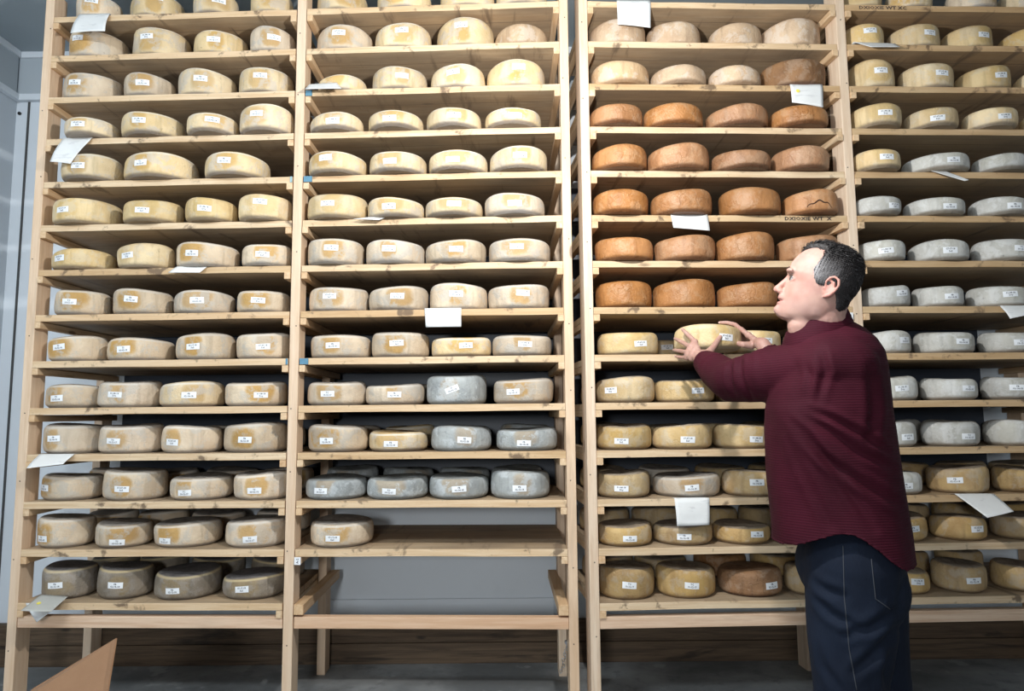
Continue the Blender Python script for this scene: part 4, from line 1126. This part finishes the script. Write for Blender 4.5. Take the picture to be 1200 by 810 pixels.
# cut the curved hem: long tails front and back, short at the side seam
hc = np.array(P(986, 640, TY)); f1 = (X-hc)@np.array(BF)/.172; l1 = (X-hc)@np.array(BL)/.204
ang = np.arctan2(np.abs(l1), f1+.08)
zf, zs_, zb = P(915, 641, 1.92).z, P(972, 626, 1.85).z, P(1055, 659, 1.95).z
w_ = np.clip(1-np.abs(ang-math.pi/2)/.95, 0, 1); w_ = w_*w_*(3-2*w_)
zh = np.where(ang < math.pi/2, zf, zb)*(1-w_)+zs_*w_
below = (X[:, 2] < zh) & (X[:, 2] < zs_+.05)
snap = below & (X[:, 2] > zh-.009)
X[snap, 2] = zh[snap]
set_co(me, X-np.array(MO))
bm = bmesh.new(); bm.from_mesh(me); bm.verts.ensure_lookup_table()
dead = below & ~snap
bmesh.ops.delete(bm, geom=[v for v in bm.verts if dead[v.index]], context='VERTS')
bm.to_mesh(me); bm.free()
shirt = link('shirt', me, M_shirt, MAN, True)
sm = shirt.modifiers.new('cloth', 'SOLIDIFY'); sm.thickness = .003; sm.offset = -1
shirt['label'] = 'maroon ribbed long-sleeved shirt with curved tails'
# collar band: rises up the neck at the back, lower at the throat
bm = bmesh.new(); rg = []
cc_ = P(957, 382, 2.01)
NC = 40
for j, (grow, dz) in enumerate(((.024, -.050), (.020, -.018), (.009, .013), (.003, .019), (-.004, .014), (-.008, -.02))):
    row = []
    for k in range(NC):
        th = 2*math.pi*k/NC; f_ = math.cos(th)
        p = cc_+BF*(f_*(.078+grow))+BL*(math.sin(th)*(.078+grow))
        p = p+BU*(-.030*f_+dz)
        row.append(bm.verts.new(p-MO))
    rg.append(row)
for r1, r2 in zip(rg, rg[1:]):
    for k in range(NC): bm.faces.new((r1[k], r1[(k+1) % NC], r2[(k+1) % NC], r2[k])).smooth = True
fin('collar', bm, M_shirt, MAN, True)

# jeans
def denim():
    m, nt, b = new_mat('denim'); g = N(nt); tc = g.n('ShaderNodeTexCoord'); v = tc.outputs['Object']
    n = g.noise(v, 3, 4); n2 = g.noise(g.mp(v, (260, 260, 60)), 1.0, 2); n3 = g.noise(v, 15, 5)
    c = g.mix(g.ramp(n, .35, .7), (.0035, .006, .014), (.006, .011, .024))
    c = g.mix(g.m('MULTIPLY', n2, .35), c, (.013, .020, .036)); c = g.mix(g.m('MULTIPLY', g.ramp(n3, .55, .8), .3), c, (.013, .020, .036))
    g.l(c, b.inputs['Base Color']); b.inputs['Roughness'].default_value = .85; b.inputs['Specular IOR Level'].default_value = .2; g.bump(b, g.m('ADD', n2, n3), .35, .002); return m
M_jean = denim(); M_stitch = plain('seam_thread', (.045, .05, .06), .8)
bm = bmesh.new()
pc = P(996, 662, 2.035)
blob(bm, pc+BU*.0, (.148, .172, .13), (BF, BL, BU), 28)
blob(bm, pc-BF*.045-BU*.05+BL*.06, (.105, .095, .11), (BF, BL, BU), 22); blob(bm, pc-BF*.045-BU*.05-BL*.06, (.105, .095, .11), (BF, BL, BU), 22)
for h_, k_, a_ in ((LHp, LK, LA), (RHp, RK_, RA)):
    m1_ = h_.lerp(k_, .45)
    limb(bm, [h_+BU*.02, m1_, k_, k_.lerp(a_, .35), a_.lerp(k_, .12)], [.128, .112, .090, .080, .066], 24)
    tube(bm, [a_.lerp(k_, .12), a_-BU*.055], [.068, .074], 24)
me = remesh(bm, .008, 5, .5)
X = get_co(me); nrm = get_no(me); D = np.zeros(len(X))
jY = 1.87
for pts in ([(940, 668, jY), (965, 690, jY), (990, 700, jY)], [(945, 690, jY), (975, 720, jY), (1005, 735, jY)], [(1048, 716, jY), (1020, 735, jY), (990, 745, jY)], [(1050, 735, jY), (1025, 765, jY), (1000, 790, jY)],
            [(952, 740, jY), (965, 780, jY), (985, 812, jY)], [(1045, 750, jY), (1040, 790, jY), (1045, 830, jY)]):
    crease(pts, .011, .007)
D += np.array([noise.noise(Vector((p[0]*8, p[1]*8, p[2]*5)))*.006+noise.noise(Vector((p[0]*25, p[1]*25, p[2]*14)))*.002 for p in X])
X += nrm*D[:, None]
Xj = X.copy(); set_co(me, X-np.array(MO))
link('jeans', me, M_jean, MAN, True)['label'] = 'dark blue jeans'
from mathutils.bvhtree import BVHTree
bvh = BVHTree.FromPolygons([Vector(p) for p in Xj], [tuple(p.vertices) for p in me.polygons])
def on_jeans(px, py):
    d = ray(px, py).normalized(); h = bvh.ray_cast(CAM, d); return h[0], h[1]
def stitch(path, name, lab):
    bm = bmesh.new(); pts = []
    for (xa, ya), (xb, yb) in zip(path, path[1:]):
        m_ = max(2, int(math.hypot(xb-xa, yb-ya)/3))
        for i in range(m_+1):
            h, nn_ = on_jeans(xa+(xb-xa)*i/m_, ya+(yb-ya)*i/m_)
            if h is not None: pts.append(h+nn_*.0006-MO)
    pp = [p for i, p in enumerate(pts) if i == 0 or (p-pts[i-1]).length > .002]
    tube(bm, pp, .0013, 5); o = fin(name, bm, M_stitch, MAN); o['label'] = lab
stitch([(988, 640), (989.5, 700), (995, 760), (1004, 809)], 'side_seam', 'pale stitched side seam of the jeans')
stitch([(1021, 655), (1026, 702), (1043, 714)], 'pocket_seam', 'stitching around the back pocket')
h, nn_ = on_jeans(986, 637.5)
# shoes
M_shoe = plain('shoe_leather', (.035, .025, .02), .45, nz=.4)
for a_ in (LA, RA):
    bm = bmesh.new(); f0 = Vector((a_.x, a_.y, 0))
    blob(bm, f0+BF*.05+BU*.045, (.13, .046, .036), (BF, BL, BU), 20); blob(bm, f0-BF*.03+BU*.06, (.055, .04, .055), (BF, BL, BU), 18)
    blob(bm, f0+BF*.125+BU*.042, (.06, .047, .032), (BF, BL, BU), 18)
    me = remesh(bm, .005, 3)
    X = get_co(me); X[:, 2] = np.maximum(X[:, 2], .012); set_co(me, X-np.array(MO)); sh = link('shoe', me, M_shoe, MAN, True)
    bm = bmesh.new(); lo = []; hi = []
    for k in range(28):
        th = 2*math.pi*k/28; r_ = .136 if math.cos(th) > 0 else .128
        p = f0+BF*(.045+math.cos(th)*r_)+BL*(math.sin(th)*(.047+.004*math.cos(th)))-MO
        lo.append(bm.verts.new((p.x, p.y, .001))); hi.append(bm.verts.new((p.x, p.y, .022)))
    bm.faces.new(lo[::-1]); bm.faces.new(hi)
    for k in range(28): bm.faces.new((lo[k], lo[(k+1) % 28], hi[(k+1) % 28], hi[k]))
    so = fin('sole', bm, plain('sole_rubber', (.02, .02, .02), .8), None); so.parent = sh
#MANEND#

# ------------------------------------------------------------------ light
def area(name, loc, target, size, power, col, sy=None):
    l = bpy.data.lights.new(name, 'AREA'); l.size = size; l.energy = power; l.color = col
    if sy: l.shape = 'RECTANGLE'; l.size_y = sy
    o = bpy.data.objects.new(name, l); C.objects.link(o); o.location = loc
    o.rotation_euler = (Vector(target)-Vector(loc)).to_track_quat('-Z', 'Y').to_euler(); return o
kl = bpy.data.lights.new('work_lamp', 'POINT'); kl.energy = 106; kl.shadow_soft_size = .035; kl.color = (1, .985, .96)
ko = bpy.data.objects.new('work_lamp', kl); C.objects.link(ko); ko.location = (.16, 1.56, 2.36)
area('front_fill_light', (-.5, -1.6, 1.5), (-.1, 2.8, .8), .35, 52, (.93, .97, 1.0))  # unseen fill near camera height, added to brighten the low back wall
area('ceiling_lamp.001', (-1.9, -.2, 3.1), (-1.9, 3.2, .8), 1.2, 60, (.86, .94, 1.0), .3)
w = bpy.data.worlds.new('world'); bpy.context.scene.world = w; w.use_nodes = True
w.node_tree.nodes['Background'].inputs[0].default_value = (.62, .76, 1, 1)
w.node_tree.nodes['Background'].inputs[1].default_value = .05
sc = bpy.context.scene
sc.view_settings.view_transform = 'Standard'; sc.view_settings.look = 'None'; sc.view_settings.gamma = 1
sc.view_settings.use_curve_mapping = False; sc.view_settings.exposure = .0
sc.cycles.use_denoising = True
sc.cycles.max_bounces = 8; sc.cycles.diffuse_bounces = 5; sc.cycles.glossy_bounces = 3
sc.cycles.sample_clamp_indirect = 6
